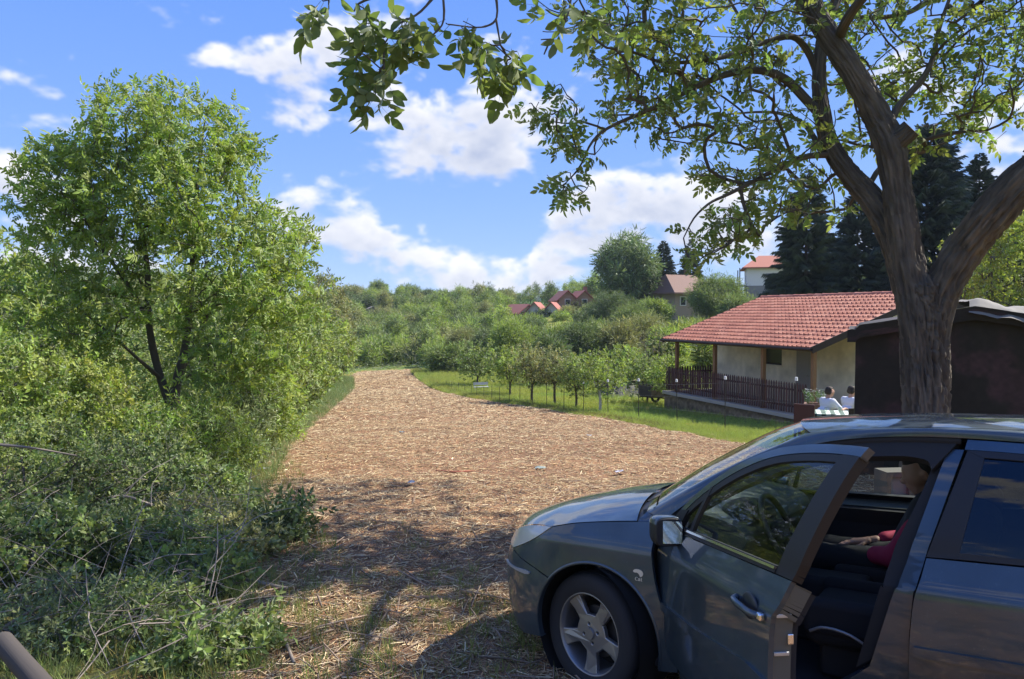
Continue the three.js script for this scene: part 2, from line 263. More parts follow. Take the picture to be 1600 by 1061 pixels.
const G = {
  walnut: [1, 2, 3].map(s => compoundLeaf(s)), walnutBig: [4, 5, 6].map(s => compoundLeaf(s, .23, 2, .125, .07)), young: [11, 12, 13].map(s => compoundLeaf(s, .2, 3, .085, .036)),
  bush: [21, 22, 23].map(s => sprig(s)), small: [31, 32].map(s => sprig(s, .16, 9, .042, .026)), wide: [41, 42].map(s => sprig(s, .2, 6, .085, .06, 3)), long: [45, 46].map(s => sprig(s, .26, 8, .09, .024, 2)),
  clump: [51, 52, 53].map(s => clump(s)), far: [55, 56, 57].map(s => clump(s, 15, .36)), fine: [61, 62].map(s => clump(s, 34, .13)), spray: [71, 72].map(s => spray(s)), fruit: [81, 82].map(s => sprig(s, .26, 8, .10, .05, 2)),
};
const barkTex = dataTex(256, 512, (u, v) => { const n = tfbm(u, v * .5, 16, 5, 4), m = tfbm(u * 3 % 1, v * .25, 16, 4, 11), k = .55 + .75 * (n * .5 + m * .5 - .35); return [120 * k, 112 * k, 102 * k]; });
const barkMat = std(lin(1.28, 1.27, 1.25), .95, { map: barkTex, bumpMap: barkTex, bumpScale: .02 });
const twigMat = std(lin(.10, .085, .07), .9), paleTwig = std(lin(.22, .18, .14), .9);

// tube along points with radii; bark(a, s) gives the relief in metres
function limb(pts, radii, seg = 10, bark, uvs = 1) {
  const n = pts.length, pos = [], uv = [], idx = []; let nrm = V(1, 0, .3).normalize(), len = 0;
  for (let i = 0; i < n; i++) {
    const t = pts[Math.min(n - 1, i + 1)].clone().sub(pts[Math.max(0, i - 1)]).normalize(); nrm.sub(t.clone().multiplyScalar(nrm.dot(t))).normalize(); const b = t.clone().cross(nrm);
    if (i) len += pts[i].distanceTo(pts[i - 1]);
    for (let k = 0; k <= seg; k++) { const a = k / seg * Math.PI * 2, r = radii[i] + (bark ? bark(k === seg ? 0 : a, len, radii[i]) : 0), p = pts[i].clone().addScaledVector(nrm, Math.cos(a) * r).addScaledVector(b, Math.sin(a) * r); pos.push(p.x, p.y, p.z); uv.push(k / seg * Math.max(1, Math.round(radii[i] * 6)) * uvs, len * .6); }
  }
  for (let i = 0; i < n - 1; i++) for (let k = 0; k < seg; k++) { const a = i * (seg + 1) + k, b = a + seg + 1; idx.push(a, a + 1, b, a + 1, b + 1, b); }
  const g = new THREE.BufferGeometry(); g.setAttribute('position', new THREE.Float32BufferAttribute(pos, 3)); g.setAttribute('uv', new THREE.Float32BufferAttribute(uv, 2)); g.setIndex(idx); g.computeVertexNormals(); return g;
}
function curve(pts, step) { const c = new THREE.CatmullRomCurve3(pts, false, 'centripetal'), n = Math.max(2, Math.ceil(c.getLength() / step)); return Array.from({ length: n + 1 }, (_, i) => c.getPoint(i / n)); }
// limbs: [{pts, r0, r1}], targets: twig ends; joins every target to the skeleton
function grow(limbs, targets, { tip = .003, bal = .25, step = .22, expo = .44, seed = 1, sag = .1 } = {}) {
  const nodes = [], r = rngOf(seed);
  for (const l of limbs) { let prev = -1, best = 1e9; const cp = curve(l.pts, step); if (nodes.length) { nodes.forEach((n, i) => { const d = n.p.distanceToSquared(cp[0]); if (d < best) { best = d; prev = i; } }); } cp.forEach((p, i) => { nodes.push({ p, parent: prev, n: 0, len: prev < 0 ? 0 : nodes[prev].len + p.distanceTo(nodes[prev].p), fixed: true }); prev = nodes.length - 1; }); }
  const root = nodes[0].p, chains = [];
  targets.sort((a, b) => a.distanceToSquared(root) - b.distanceToSquared(root));
  for (const t of targets) {
    let bi = 0, bc = 1e9; for (let i = 1; i < nodes.length; i++) { const n = nodes[i], dx = n.p.x - t.x, dy = n.p.y - t.y, dz = n.p.z - t.z, d = Math.sqrt(dx * dx + dy * dy + dz * dz) * (dy > 0 ? 1.15 : 1) + bal * n.len; if (d < bc) { bc = d; bi = i; } }
    const a = nodes[bi], pd = a.parent >= 0 ? a.p.clone().sub(nodes[a.parent].p).normalize() : UP.clone(), D = a.p.distanceTo(t);
    const c = a.p.clone().lerp(t, .5).addScaledVector(pd, D * .22).add(V((r() - .5) * D * .18, (r() - .5) * D * .14 + D * sag, (r() - .5) * D * .18)), m = Math.max(2, Math.ceil(D / step));
    let prev = bi; const ch = [bi];
    for (let i = 1; i <= m; i++) { const u = i / m, p = a.p.clone().multiplyScalar((1 - u) * (1 - u)).addScaledVector(c, 2 * u * (1 - u)).addScaledVector(t, u * u); nodes.push({ p, parent: prev, n: 0, len: nodes[prev].len + p.distanceTo(nodes[prev].p) }); prev = nodes.length - 1; ch.push(prev); }
    chains.push(ch);
  }
  for (const ch of chains) { let i = ch[ch.length - 1]; while (i >= 0) { nodes[i].n++; i = nodes[i].parent; } }
  const geos = [], tips = [];
  for (const ch of chains) {
    const rad = i => tip * Math.pow(Math.max(1, nodes[i].n), expo), pts = ch.map(i => nodes[i].p), rr = ch.map((i, k) => rad(k ? i : ch[1])), big = rr[0] > .02; geos.push(limb(pts, rr, big ? 7 : rr[0] > .008 ? 5 : 4));
    const e = pts[pts.length - 1], q = pts[Math.max(0, pts.length - 3)]; tips.push({ p: e, d: e.clone().sub(q).normalize(), back: q });
  }
  return { twigs: mergeGeometries(geos), tips, nodes };
}
// ellipsoids seen at (px, py) with half sizes in view pixels at depth Z -> points inside, more of them near the skin
function shellPoints(blobs, seed, skin = .45) {
  const r = rngOf(seed), out = [];
  for (const [px, py, rx, ry, Z, rz, n] of blobs) for (let i = 0; i < n; i++) { let x, y, z, q; do { x = r() * 2 - 1; y = r() * 2 - 1; z = r() * 2 - 1; q = x * x + y * y + z * z; } while (q > 1 || q < .001); const k = Math.pow(Math.sqrt(q), skin) / Math.sqrt(q); const p = at(px, py, Z); out.push(V(p.x + x * k * rx * Z / FPX, p.y + y * k * ry * Z / FPX, p.z + z * k * rz)); }
  return out;
}
// leaves at the twig ends
function dress(tips, per, seed, { spread = .12, size = 1, vary = .3, droop = .35, tint = [.75, 1.3], yellow = .25, along = .6 } = {}) {
  const r = rngOf(seed), out = [];
  for (const t of tips) for (let k = 0; k < per; k++) {
    const d = t.d.clone().multiplyScalar(.7).add(V(r() - .5, r() - .5, r() - .5).multiplyScalar(1.7)).add(V(0, -droop, 0)).normalize(), p = t.p.clone().lerp(t.back, r() * along).add(V(r() - .5, r() - .5, r() - .5).multiplyScalar(spread));
    const s = size * (1 - vary / 2 + vary * r()), b = lerp(tint[0], tint[1], r()), y = 1 + yellow * (r() - .4);
    out.push({ p, q: qDir(d, r() * 6.28), s: V(s, s, s), c: [b * y, b, b * .9] });
  }
  return out;
}
function leaves(parent, geos, mat, list, name = 'leaf_mass') { const n = geos.length; geos.forEach((g, i) => { const l = list.filter((_, k) => k % n === i); if (l.length) stuff(name, null, g, mat, l, parent); }); }
// move a finished plant's pieces under a group that stands at its foot
function rel(v, o) { return v.clone().sub(o); }
console.log('plant helpers');
// ---------------------------------------------------------------- the old walnut beside the car
{
  const foot = at(1446, 660, 7.5); foot.y = groundH(foot.x, 7.5) - .06;
  const g = thing('walnut_tree', 'large old walnut tree with furrowed trunk standing behind the car', 'tree', foot);
  const L = a => a.map(([x, y, z]) => rel(at(x, y, z), foot));
  const bark = (a, s, r) => { const wv = .5 * noise3(s * 3, 1, a), c = Math.cos(a + wv * .3), q = Math.sin(a + wv * .3), n = noise3(c * 6.5, s * 1.6, q * 6.5), n2 = noise3(c * 13 + 3, s * 3.4, q * 13), m = noise3(c * 26 + 5, s * 12, q * 26), k = noise3(c * 11, s * 11 + 4, q * 11); const f = Math.abs(n - .5) * 2, f2 = Math.abs(n2 - .5) * 2, cr = Math.abs(k - .5) * 2; return r * (.17 * (sstep(0, .3, f) - .8) + .13 * (sstep(0, .28, f2) - .8) + .11 * (sstep(0, .2, cr) - .8) + .10 * (m - .5)); };
  const base = V(0, 0, 0);
  const tp = [base, V(-.01, .25, 0), ...L([[1446, 640, 7.5], [1445, 560, 7.5], [1443, 500, 7.5], [1441, 462, 7.5], [1438, 430, 7.5]])];
  const tpts = curve(tp, .022), trad = tpts.map((p, i) => { const t = i / (tpts.length - 1); return lerp(.203, .215, t) + .13 * Math.pow(1 - t, 9) - .06 * sstep(.9, 1, t); });
  mesh('trunk', limb(tpts, trad, 120, bark), barkMat, g);
  const limbs = [
    { pts: L([[1456, 580, 7.48], [1458, 510, 7.46], [1470, 455, 7.42], [1508, 388, 7.25], [1550, 335, 7.0], [1600, 280, 6.8], [1680, 215, 6.6], [1780, 130, 6.5]]), r: [.15, .19, .215, .215, .215, .2, .16, .11] },
    { pts: L([[1440, 590, 7.48], [1434, 500, 7.47], [1420, 420, 7.5], [1408, 340, 7.5], [1398, 270, 7.5], [1390, 225, 7.5], [1372, 185, 7.55], [1332, 112, 7.6], [1292, 52, 7.7], [1262, 0, 7.8], [1230, -90, 8.0], [1190, -190, 8.2]]), r: [.16, .21, .195, .175, .165, .175, .16, .14, .135, .12, .1, .07] },
    { pts: L([[1432, 520, 7.55], [1416, 440, 7.6], [1390, 360, 7.7], [1362, 312, 7.8], [1325, 270, 7.9], [1298, 228, 8.0], [1284, 170, 8.1], [1280, 110, 8.2], [1290, 40, 8.3], [1320, -30, 8.5], [1340, -150, 8.8]]), r: [.16, .175, .16, .15, .13, .115, .10, .085, .075, .065, .05] },
    { pts: L([[1392, 225, 7.5], [1408, 214, 7.42], [1424, 200, 7.36]]), r: [.16, .125, .115] },
    { pts: L([[1288, 185, 8.05], [1262, 158, 8.1], [1230, 126, 8.1], [1190, 110, 8.0], [1140, 115, 7.9], [1100, 130, 7.8], [1050, 155, 7.7], [1000, 178, 7.6], [950, 200, 7.5], [925, 222, 7.4], [905, 262, 7.4], [880, 290, 7.3]]), r: [.07, .066, .06, .052, .045, .038, .032, .026, .02, .015, .011, .007] },
    { pts: L([[1282, 130, 8.2], [1262, 80, 8.2], [1240, 58, 8.1], [1195, 66, 8.0], [1150, 84, 7.8], [1090, 96, 7.6], [1030, 96, 7.5], [980, 80, 7.4], [940, 95, 7.3]]), r: [.05, .046, .042, .036, .031, .026, .02, .014, .008] },
    { pts: L([[1305, 242, 8], [1262, 244, 7.9], [1225, 258, 7.8], [1180, 282, 7.7], [1135, 305, 7.6], [1108, 318, 7.5], [1085, 340, 7.5], [1068, 372, 7.5]]), r: [.045, .04, .034, .028, .022, .016, .012, .007] },
    { pts: L([[1385, 205, 7.5], [1405, 165, 7.6], [1440, 125, 7.7], [1458, 90, 7.8], [1466, 50, 7.9], [1490, -20, 8.0]]), r: [.05, .045, .04, .034, .028, .02] },
    { pts: L([[1285, 240, 8.0], [1262, 200, 8.3], [1230, 180, 8.8], [1190, 175, 9.3], [1120, 180, 9.8]]), r: [.04, .034, .028, .02, .012] },
    { pts: L([[1310, 60, 7.7], [1330, 20, 7.2], [1380, -40, 6.8], [1450, -110, 6.4]]), r: [.07, .06, .05, .04] },
    { pts: L([[1230, -90, 8.0], [1100, -150, 7.0], [960, -130, 6.0], [860, -80, 5.3], [800, -50, 4.9], [730, -30, 4.6], [660, -16, 4.5], [590, -6, 4.4], [520, -14, 4.3]]), r: [.075, .065, .052, .042, .034, .026, .018, .012, .007] },
    { pts: L([[1190, -190, 8.2], [1120, -330, 9.5], [1050, -420, 11.5], [980, -400, 13.0]]), r: [.07, .06, .045, .03] },
    { pts: L([[1340, -150, 8.8], [1330, -220, 10.5], [1300, -240, 12.5], [1270, -200, 14]]), r: [.06, .05, .04, .03] },
    { pts: L([[1190, -190, 8.2], [1000, -420, 6.6], [700, -620, 5.2], [400, -700, 4.6]]), r: [.06, .05, .04, .025] },
  ];
  limbs.forEach((l, i) => {
    const c = curve(l.pts, i < 4 ? .03 : .1), n = l.r.length, rad = c.map((_, k) => { const t = k / (c.length - 1) * (n - 1), a = Math.min(n - 2, Math.floor(t)); return lerp(l.r[a], l.r[a + 1], t - a) * .8; });
    const geo = limb(c, rad, i < 4 ? 72 : 12, i < 4 ? (a, s, r) => bark(a + i, s + i * 9, r) * .9 : (a, s, r) => r * .12 * (noise3(a * 1.5, s * 8, i) - .5));
    if (i === 3) { const e = c[c.length - 1], d = e.clone().sub(c[c.length - 2]).normalize(); const cap = new THREE.CircleGeometry(.101, 24); cap.applyQuaternion(new THREE.Quaternion().setFromUnitVectors(V(0, 0, 1), d)); cap.translate(e.x, e.y, e.z); mesh('sawn_stub', cap, std(lin(.3, .24, .17), .9), g); }
    mesh('limb', geo, barkMat, g);
  });
  // twig ends: the visible crown and what goes on above and behind the frame
  const T = shellPoints([
    [885, 285, 38, 24, 7.35, .35, 16], [870, 165, 45, 32, 7.4, .4, 22], [910, 215, 48, 32, 7.4, .5, 20], [1000, 150, 60, 40, 7.6, .7, 40], [960, 60, 60, 50, 7.4, .8, 40], [1040, 60, 70, 60, 7.6, .9, 64],
    [1120, 60, 80, 60, 7.8, 1, 74], [1080, 190, 50, 40, 7.8, .8, 34], [1050, 120, 60, 40, 7.8, .8, 40], [1180, 150, 70, 60, 8.2, 1.1, 56], [1150, 250, 60, 50, 8, .9, 50], [1200, 300, 60, 45, 7.9, .8, 44], [1150, 345, 50, 34, 7.7, .6, 34], [1110, 360, 40, 40, 7.5, .5, 22],
    [1220, 40, 60, 50, 8.2, 1, 50], [1230, 220, 50, 60, 8.4, 1, 40], [1390, 60, 70, 60, 8.2, 1.3, 64], [1480, 70, 80, 60, 8, 1.3, 80], [1560, 90, 60, 60, 7.6, 1.2, 60], [1450, 180, 60, 60, 8.4, 1, 44], [1530, 190, 50, 40, 8.2, .8, 26], [1340, 160, 40, 70, 8.6, .8, 30], [1330, 20, 60, 40, 8.4, 1, 34], [1600, 30, 60, 50, 7.6, 1, 40], [1290, 300, 40, 40, 8.4, .7, 16],
    [1000, 10, 80, 40, 7.2, 1, 46], [870, 10, 50, 24, 6.2, .6, 14], [1090, 400, 24, 18, 7.5, .3, 8],
    // above and behind the view
    [1900, -100, 200, 130, 5.6, 1.5, 130], [2100, -200, 200, 130, 5.0, 1.5, 120], [1700, -420, 220, 130, 5.2, 1.4, 120], [2250, 0, 200, 140, 5.6, 1.5, 90],
    [1620, -190, 160, 120, 8.5, 1.8, 150], [1800, -40, 160, 120, 8.5, 1.8, 130], [1520, -380, 200, 120, 9, 2, 140], [1950, 60, 160, 120, 9, 1.8, 110], [1750, -260, 180, 130, 7.5, 1.8, 120],
    [1150, -180, 220, 130, 8.5, 2.2, 170], [1450, -160, 220, 130, 8, 2.4, 150], [1050, -420, 260, 160, 11.8, 2.4, 150], [1300, -330, 200, 160, 13.2, 2.4, 170], [900, -190, 160, 80, 6.2, 1.2, 60], [1690, 60, 160, 120, 7, 1.6, 100], [700, -560, 380, 200, 5.4, 1.6, 100], [1250, -560, 300, 160, 9, 2.5, 120], [1160, -100, 180, 90, 13.8, 1.5, 290], [1330, -60, 120, 90, 13, 1.4, 110],
  ], 91).map(p => rel(p, foot));
  { const r = rngOf(95); for (const [x, y, z, rx, ry, rz, n] of [[5.2, 5.6, -4, 2.2, 1.1, 2.4, 200], [2.8, 6.4, -2.4, 2.0, .9, 1.8, 110], [7, 5.2, -6, 1.8, 1.2, 1.8, 110], [1.7, 6.5, -6.2, 1.7, .8, 1.4, 170], [.2, 6.0, -5.2, 1.2, .6, 1.0, 60], [3.3, 6.9, -9.4, 2.3, .8, 2.0, 240], [1.6, 6.6, -8.0, 1.6, .7, 1.5, 120], [6, 7.2, -10, 1.9, .8, 1.8, 240], [4.4, 7.4, -11.4, 1.6, .7, 1.4, 130]]) for (let i = 0; i < n; i++) { const d = V(r() - .5, r() - .5, r() - .5).normalize().multiplyScalar(Math.cbrt(r())); T.push(rel(V(x + d.x * rx, y + d.y * ry, z + d.z * rz), foot)); } }
  const skel = limbs.map(l => ({ pts: l.pts })); skel.unshift({ pts: tp });
  const gr = grow(skel, T, { tip: .0042, bal: .12, step: .16, expo: .36, seed: 4, sag: .02 });
  mesh('twigs', gr.twigs, twigMat, g).userData.kind = 'stuff';
  const mat = leafMat(.165, .235, .06, .6, .94);
  leaves(g, G.walnut, mat, dress(gr.tips.filter((_, i) => i % 7 !== 3), 2, 17, { spread: .1, size: .57, vary: .5, droop: .75, along: .9, yellow: .4, tint: [.6, 1.4] }), 'leaf');
  // the near boughs hanging in from above
  const near = shellPoints([[600, 45, 52, 30, 4.45, .16, 13], [570, 120, 36, 40, 4.4, .14, 11], [640, 60, 24, 22, 4.5, .12, 5], [720, 40, 30, 20, 4.6, .12, 5], [780, 85, 44, 38, 4.7, .16, 14], [505, 8, 16, 14, 4.3, .1, 3], [860, 12, 30, 16, 4.9, .1, 3], [930, 28, 36, 26, 5.4, .2, 7]], 93, .8).map(p => rel(p, foot));
  const g2 = grow([{ pts: limbs[10].pts }, ...[[[690, -20, 4.5], [655, 20, 4.5], [620, 40, 4.45], [600, 70, 4.42]], [[770, -40, 4.7], [775, 30, 4.7], [755, 42, 4.68], [700, 38, 4.6]], [[775, 30, 4.7], [782, 70, 4.7]], [[895, -60, 5.3], [888, 20, 5.2], [868, 58, 5.2], [845, 62, 5.2]], [[690, -30, 4.5], [690, 40, 4.5], [675, 56, 4.5]], [[590, -8, 4.4], [545, 10, 4.4], [560, 8, 4.4]]].map(a => ({ pts: L(a) }))], near, { tip: .0036, bal: .1, step: .08, expo: .3, seed: 6, sag: .0 });
  const bare = [[[690, -20, 4.5], [655, 20, 4.5], [620, 40, 4.45], [600, 70, 4.42]], [[770, -40, 4.7], [775, 30, 4.7], [755, 42, 4.68], [700, 38, 4.6]], [[775, 30, 4.7], [782, 70, 4.7]], [[895, -60, 5.3], [888, 20, 5.2], [868, 58, 5.2], [845, 62, 5.2]], [[690, -30, 4.5], [692, 36, 4.5], [675, 56, 4.5]], [[860, 62, 5.2], [850, 85, 5.2]], [[640, -20, 4.4], [560, 6, 4.4], [553, 18, 4.4]]].map((a, i) => { const c = curve(L(a), .04); return limb(c, c.map((_, k) => lerp(.0075, .0035, k / (c.length - 1)) * (1 + .5 * noise3(k * .9, i, 3))), 6); });
  mesh('hanging_twigs', mergeGeometries([g2.twigs, ...bare]), twigMat, g).userData.kind = 'stuff';
  leaves(g, G.walnutBig, mat, dress(g2.tips, 2, 19, { spread: .05, size: .74, vary: .4, droop: 1.0, along: .5, tint: [.6, 1.0] }), 'leaf');
}
// ---------------------------------------------------------------- the bright young tree on the left
{
  const Z = 13, foot = at(272, 700, Z); foot.y = groundH(foot.x, Z) - .05;
  const g = thing('ash_tree', 'tall bushy green tree with slender dark stems left of the field', 'tree', foot);
  const L = a => a.map(([x, y, z]) => rel(at(x, y, z), foot));
  const limbs = [
    { pts: [V(0, 0, 0), ...L([[270, 640, 13], [278, 590, 13], [290, 540, 13], [296, 480, 13], [300, 420, 13], [305, 330, 13.1], [312, 250, 13.2], [320, 190, 13.2]])], r: [.17, .15, .12, .10, .085, .07, .05, .035, .02] },
    { pts: L([[268, 640, 13], [245, 570, 12.9], [232, 500, 12.8], [230, 420, 12.7], [215, 330, 12.6], [200, 250, 12.6], [195, 180, 12.6]]), r: [.12, .10, .085, .07, .055, .04, .02] },
    { pts: L([[276, 600, 13], [310, 520, 13.3], [350, 440, 13.6], [380, 370, 13.7], [410, 320, 13.8]]), r: [.09, .075, .06, .045, .02] },
    { pts: L([[232, 500, 12.8], [190, 430, 12.5], [140, 370, 12.3], [90, 330, 12.2]]), r: [.065, .05, .035, .018] },
    { pts: L([[296, 560, 13], [350, 520, 12.6], [410, 470, 12.4], [460, 440, 12.3]]), r: [.06, .045, .03, .015] },
    { pts: L([[250, 590, 12.9], [215, 560, 12.4], [170, 520, 12], [120, 480, 11.8]]), r: [.055, .04, .03, .015] },
  ];
  limbs.forEach((l, i) => { const c = curve(l.pts, .1), n = l.r.length; mesh(i ? 'limb' : 'trunk', limb(c, c.map((_, k) => { const t = k / (c.length - 1) * (n - 1), a = Math.min(n - 2, Math.floor(t)); return lerp(l.r[a], l.r[a + 1], t - a) * .66; }), 12, (a, s, r) => r * .14 * (noise3(Math.cos(a) * 4, s * 5, Math.sin(a) * 4) - .5)), twigMat, g); });
  const T = shellPoints([[205, 190, 60, 62, 12.8, .9, 110], [300, 205, 75, 65, 13.1, 1.1, 120], [120, 270, 80, 45, 12.5, .9, 110], [200, 300, 95, 75, 12.8, 1.4, 170], [310, 310, 85, 85, 13.1, 1.5, 180], [85, 340, 62, 42, 12.3, .8, 80], [140, 400, 80, 50, 12.4, 1.1, 80], [250, 420, 90, 80, 12.6, 1.4, 70], [370, 390, 75, 75, 13.3, 1.2, 120], [430, 370, 55, 50, 13.6, .9, 70], [440, 450, 60, 60, 12.7, 1, 90], [330, 480, 85, 60, 12.4, 1.1, 80], [400, 530, 75, 55, 12.4, 1, 80], [345, 580, 55, 40, 12, .8, 40], [150, 490, 70, 40, 12, .9, 45], [375, 240, 25, 30, 13.3, .5, 20], [85, 240, 30, 20, 12.6, .5, 20]], 51).map(p => rel(p, foot));
  const gr = grow(limbs, T, { tip: .0035, bal: .2, step: .2, expo: .4, seed: 5, sag: .08 });
  mesh('twigs', gr.twigs, twigMat, g).userData.kind = 'stuff';
  leaves(g, G.young, leafMat(.195, .28, .05, .55, .92), dress(gr.tips, 5, 23, { spread: .36, size: .95, vary: .5, droop: .25, along: 1.2, yellow: .35 }), 'leaf');
}
console.log('near trees');
// ---------------------------------------------------------------- shrubs
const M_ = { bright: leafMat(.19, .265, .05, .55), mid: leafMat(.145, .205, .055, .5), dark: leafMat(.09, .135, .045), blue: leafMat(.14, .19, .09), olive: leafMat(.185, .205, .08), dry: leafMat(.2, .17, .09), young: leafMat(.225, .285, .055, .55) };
// a shrub of stems rising from its foot; n twig ends, per sprigs each
function shrub(label, X, Z, rx, h, rz, n, per, geos, mat, { seed = 1, skin = .5, size = 1, group, name = 'shrub', droop = .1, low = .1, lift = 0, stems = 5, tint, spread = .2, cat = 'shrub' } = {}) {
  const foot = V(X, groundH(X, Z) - .04, -Z), g = thing(name, label, cat, foot, 0, group), r = rngOf(seed * 131 + 7), T = [];
  for (let i = 0; i < n; i++) { let x, y, z, q; do { x = r() * 2 - 1; y = r() * 2 - 1; z = r() * 2 - 1; q = Math.hypot(x, y, z); } while (q > 1 || q < .02); const k = Math.pow(q, skin) / q, bump = .82 + .36 * noise3(x * 2.2 + seed, y * 2.2, z * 2.2), yy = (y * k * bump + 1) / 2; T.push(V(x * k * rx * bump, lift + h * (low + (1 - low) * yy), z * k * rz * bump)); }
  const limbs = []; for (let i = 0; i < stems; i++) { const a = i / stems * 6.28 + r(), d = .15 + .45 * r(); const e = V(Math.cos(a) * rx * d, lift + h * (.5 + .2 * r()), Math.sin(a) * rz * d); limbs.push({ pts: [V(Math.cos(a) * .04, 0, Math.sin(a) * .04), V(e.x * .35, e.y * .5, e.z * .35), e] }); }
  const gr = grow(limbs, T, { tip: .0026, bal: .2, step: .22, expo: .4, seed, sag: .06 });
  const tw = limbs.map(l => { const c = curve(l.pts, .2); return limb(c, c.map((_, k) => lerp(.012 + .008 * h, .006 + .003 * h, k / (c.length - 1))), 6); });
  mesh('stems', mergeGeometries([gr.twigs, ...tw]), twigMat, g).userData.kind = 'stuff';
  leaves(g, geos, mat, dress(gr.tips, per, seed + 3, { spread, size, vary: .5, droop, along: 1.1, yellow: .35, tint: tint || [.5, 1.6] }), 'leaf');
  return g;
}
{
  // the thicket along the left of the field, near to far (view x, view y of its foot or depth)
  const S = (px, Z, rx, h, rz, n, per, geo, mat, label, o = {}) => shrub(label, (px - 800) / FPX * Z, Z, rx, h, rz, n, per, G[geo], M_[mat], { seed: Math.floor(px * 3 + Z * 17) & 8191, ...o });
  S(40, 11.5, 1.4, 3.5, 1.2, 230, 6, 'bush', 'bright', 'tall bright green bush at the far left edge behind the bramble heap');
  S(-50, 9.5, 1.1, 2.6, 1.1, 180, 6, 'small', 'bright', 'leafy bush cut by the left edge of the view', { size: 1.3 });
  S(115, 10.8, 1.0, 2.0, .9, 180, 6, 'small', 'young', 'yellow-green bush left of the tall tree stems', { size: 1.2 });
  S(205, 10.3, .85, 1.25, .7, 150, 6, 'small', 'bright', 'low yellow-green bush in front of the tall tree stems', { size: 1.2 });
  S(322, 11.2, .7, 1.5, .7, 150, 6, 'long', 'bright', 'feathery light green bush right of the tall tree stems', { size: .9 });
  S(372, 12.6, .5, 1.55, .6, 120, 6, 'long', 'blue', 'grey-green willowy bush at the edge of the straw', { size: .9 });
  S(398, 14.8, .8, 2.3, .9, 160, 6, 'long', 'bright', 'willowy light green bush on the field edge beyond the tall tree');
  S(415, 17.8, .9, 3.1, 1.0, 180, 6, 'bush', 'bright', 'tall light green bush on the field edge past the willowy one', { size: 1.2 });
  S(350, 17, 1.3, 4.0, 1.2, 190, 6, 'bush', 'mid', 'tall leafy bush behind the willowy bushes', { size: 1.2 });
  S(442, 22.5, 1.1, 3.8, 1.2, 180, 6, 'small', 'mid', 'tall leafy tree-like bush halfway down the left field edge', { size: 2.2 });
  S(472, 28, 1.25, 4.2, 1.3, 180, 6, 'bush', 'bright', 'rounded light green bush two thirds down the left field edge', { size: 1.7 });
  S(482, 36, 1.4, 4.4, 1.6, 170, 6, 'small', 'mid', 'rounded bush near the far end of the left field edge', { size: 3.2 });
  S(500, 46, 1.8, 4.6, 1.9, 170, 6, 'bush', 'bright', 'last but one bush on the left field edge', { size: 2.6 });
  S(512, 58, 2.0, 4.6, 2.2, 160, 6, 'bush', 'mid', 'last bush on the left edge where the field ends', { size: 3.0 });
  S(452, 34, 2.0, 6.2, 2.0, 210, 6, 'bush', 'mid', 'taller tree-like bush behind the left field edge', { size: 2.0 });
  S(505, 50, 1.9, 7.6, 2.2, 170, 5, 'bush', 'olive', 'tall olive green tree-like bush far back on the left', { size: 2.4 });
  S(60, 16, 1.8, 4.4, 1.4, 200, 6, 'bush', 'mid', 'tall bush behind the left edge bushes', { size: 1.2 });
  S(-20, 14, 1.5, 4.4, 1.4, 190, 6, 'bush', 'bright', 'tall bright bush beyond the left frame edge', { size: 1.2 });
  S(170, 20, 1.8, 3.2, 1.6, 150, 6, 'bush', 'mid', 'green bush seen between the stems of the tall tree', { size: 1.5 });
  S(330, 24, 2.2, 4.8, 1.9, 170, 6, 'bush', 'mid', 'green bush behind the tall tree on its right', { size: 1.7 });
  // shaded bramble heap in the foreground
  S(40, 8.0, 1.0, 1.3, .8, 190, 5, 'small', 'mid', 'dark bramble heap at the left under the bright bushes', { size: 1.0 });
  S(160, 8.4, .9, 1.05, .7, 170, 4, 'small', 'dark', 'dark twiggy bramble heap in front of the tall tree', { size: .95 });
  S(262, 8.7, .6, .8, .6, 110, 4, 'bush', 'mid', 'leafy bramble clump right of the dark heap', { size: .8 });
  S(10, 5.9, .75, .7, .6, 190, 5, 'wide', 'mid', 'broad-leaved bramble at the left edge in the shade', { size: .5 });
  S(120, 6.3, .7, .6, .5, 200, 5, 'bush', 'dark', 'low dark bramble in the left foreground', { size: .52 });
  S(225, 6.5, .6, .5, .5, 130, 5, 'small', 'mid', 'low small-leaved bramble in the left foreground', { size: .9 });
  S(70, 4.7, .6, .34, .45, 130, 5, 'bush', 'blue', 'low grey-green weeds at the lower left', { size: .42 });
  S(190, 4.8, .5, .28, .45, 120, 4, 'small', 'mid', 'low leafy weeds at the bottom left', { size: .75 });
  S(290, 5.7, .45, .34, .45, 110, 4, 'wide', 'mid', 'leafy weeds where the straw meets the bramble', { size: .45 });
  S(300, 7.3, .5, .5, .5, 110, 4, 'bush', 'olive', 'olive leafy bramble beside the straw edge', { size: .6 });
  S(446, 7.5, .36, .5, .32, 66, 4, 'bush', 'dark', 'small dark upright shrub standing at the straw edge', { low: .02, size: .75, skin: .8, stems: 8 });
  S(345, 8.2, .4, .36, .36, 80, 4, 'small', 'mid', 'low leafy bramble between the dark shrub and the thicket', { size: 1.1 });
  S(385, 6.9, .34, .26, .34, 60, 4, 'wide', 'olive', 'patch of broad weeds on the straw edge below the dark shrub', { size: .55 });
  S(318, 9.0, .42, .6, .4, 90, 4, 'small', 'mid', 'small-leaved shrub left of the dark upright shrub', { size: 1.2 });
  S(330, 4.4, .35, .2, .35, 80, 4, 'small', 'mid', 'low green weeds at the bottom by the straw', { size: 1 });
}
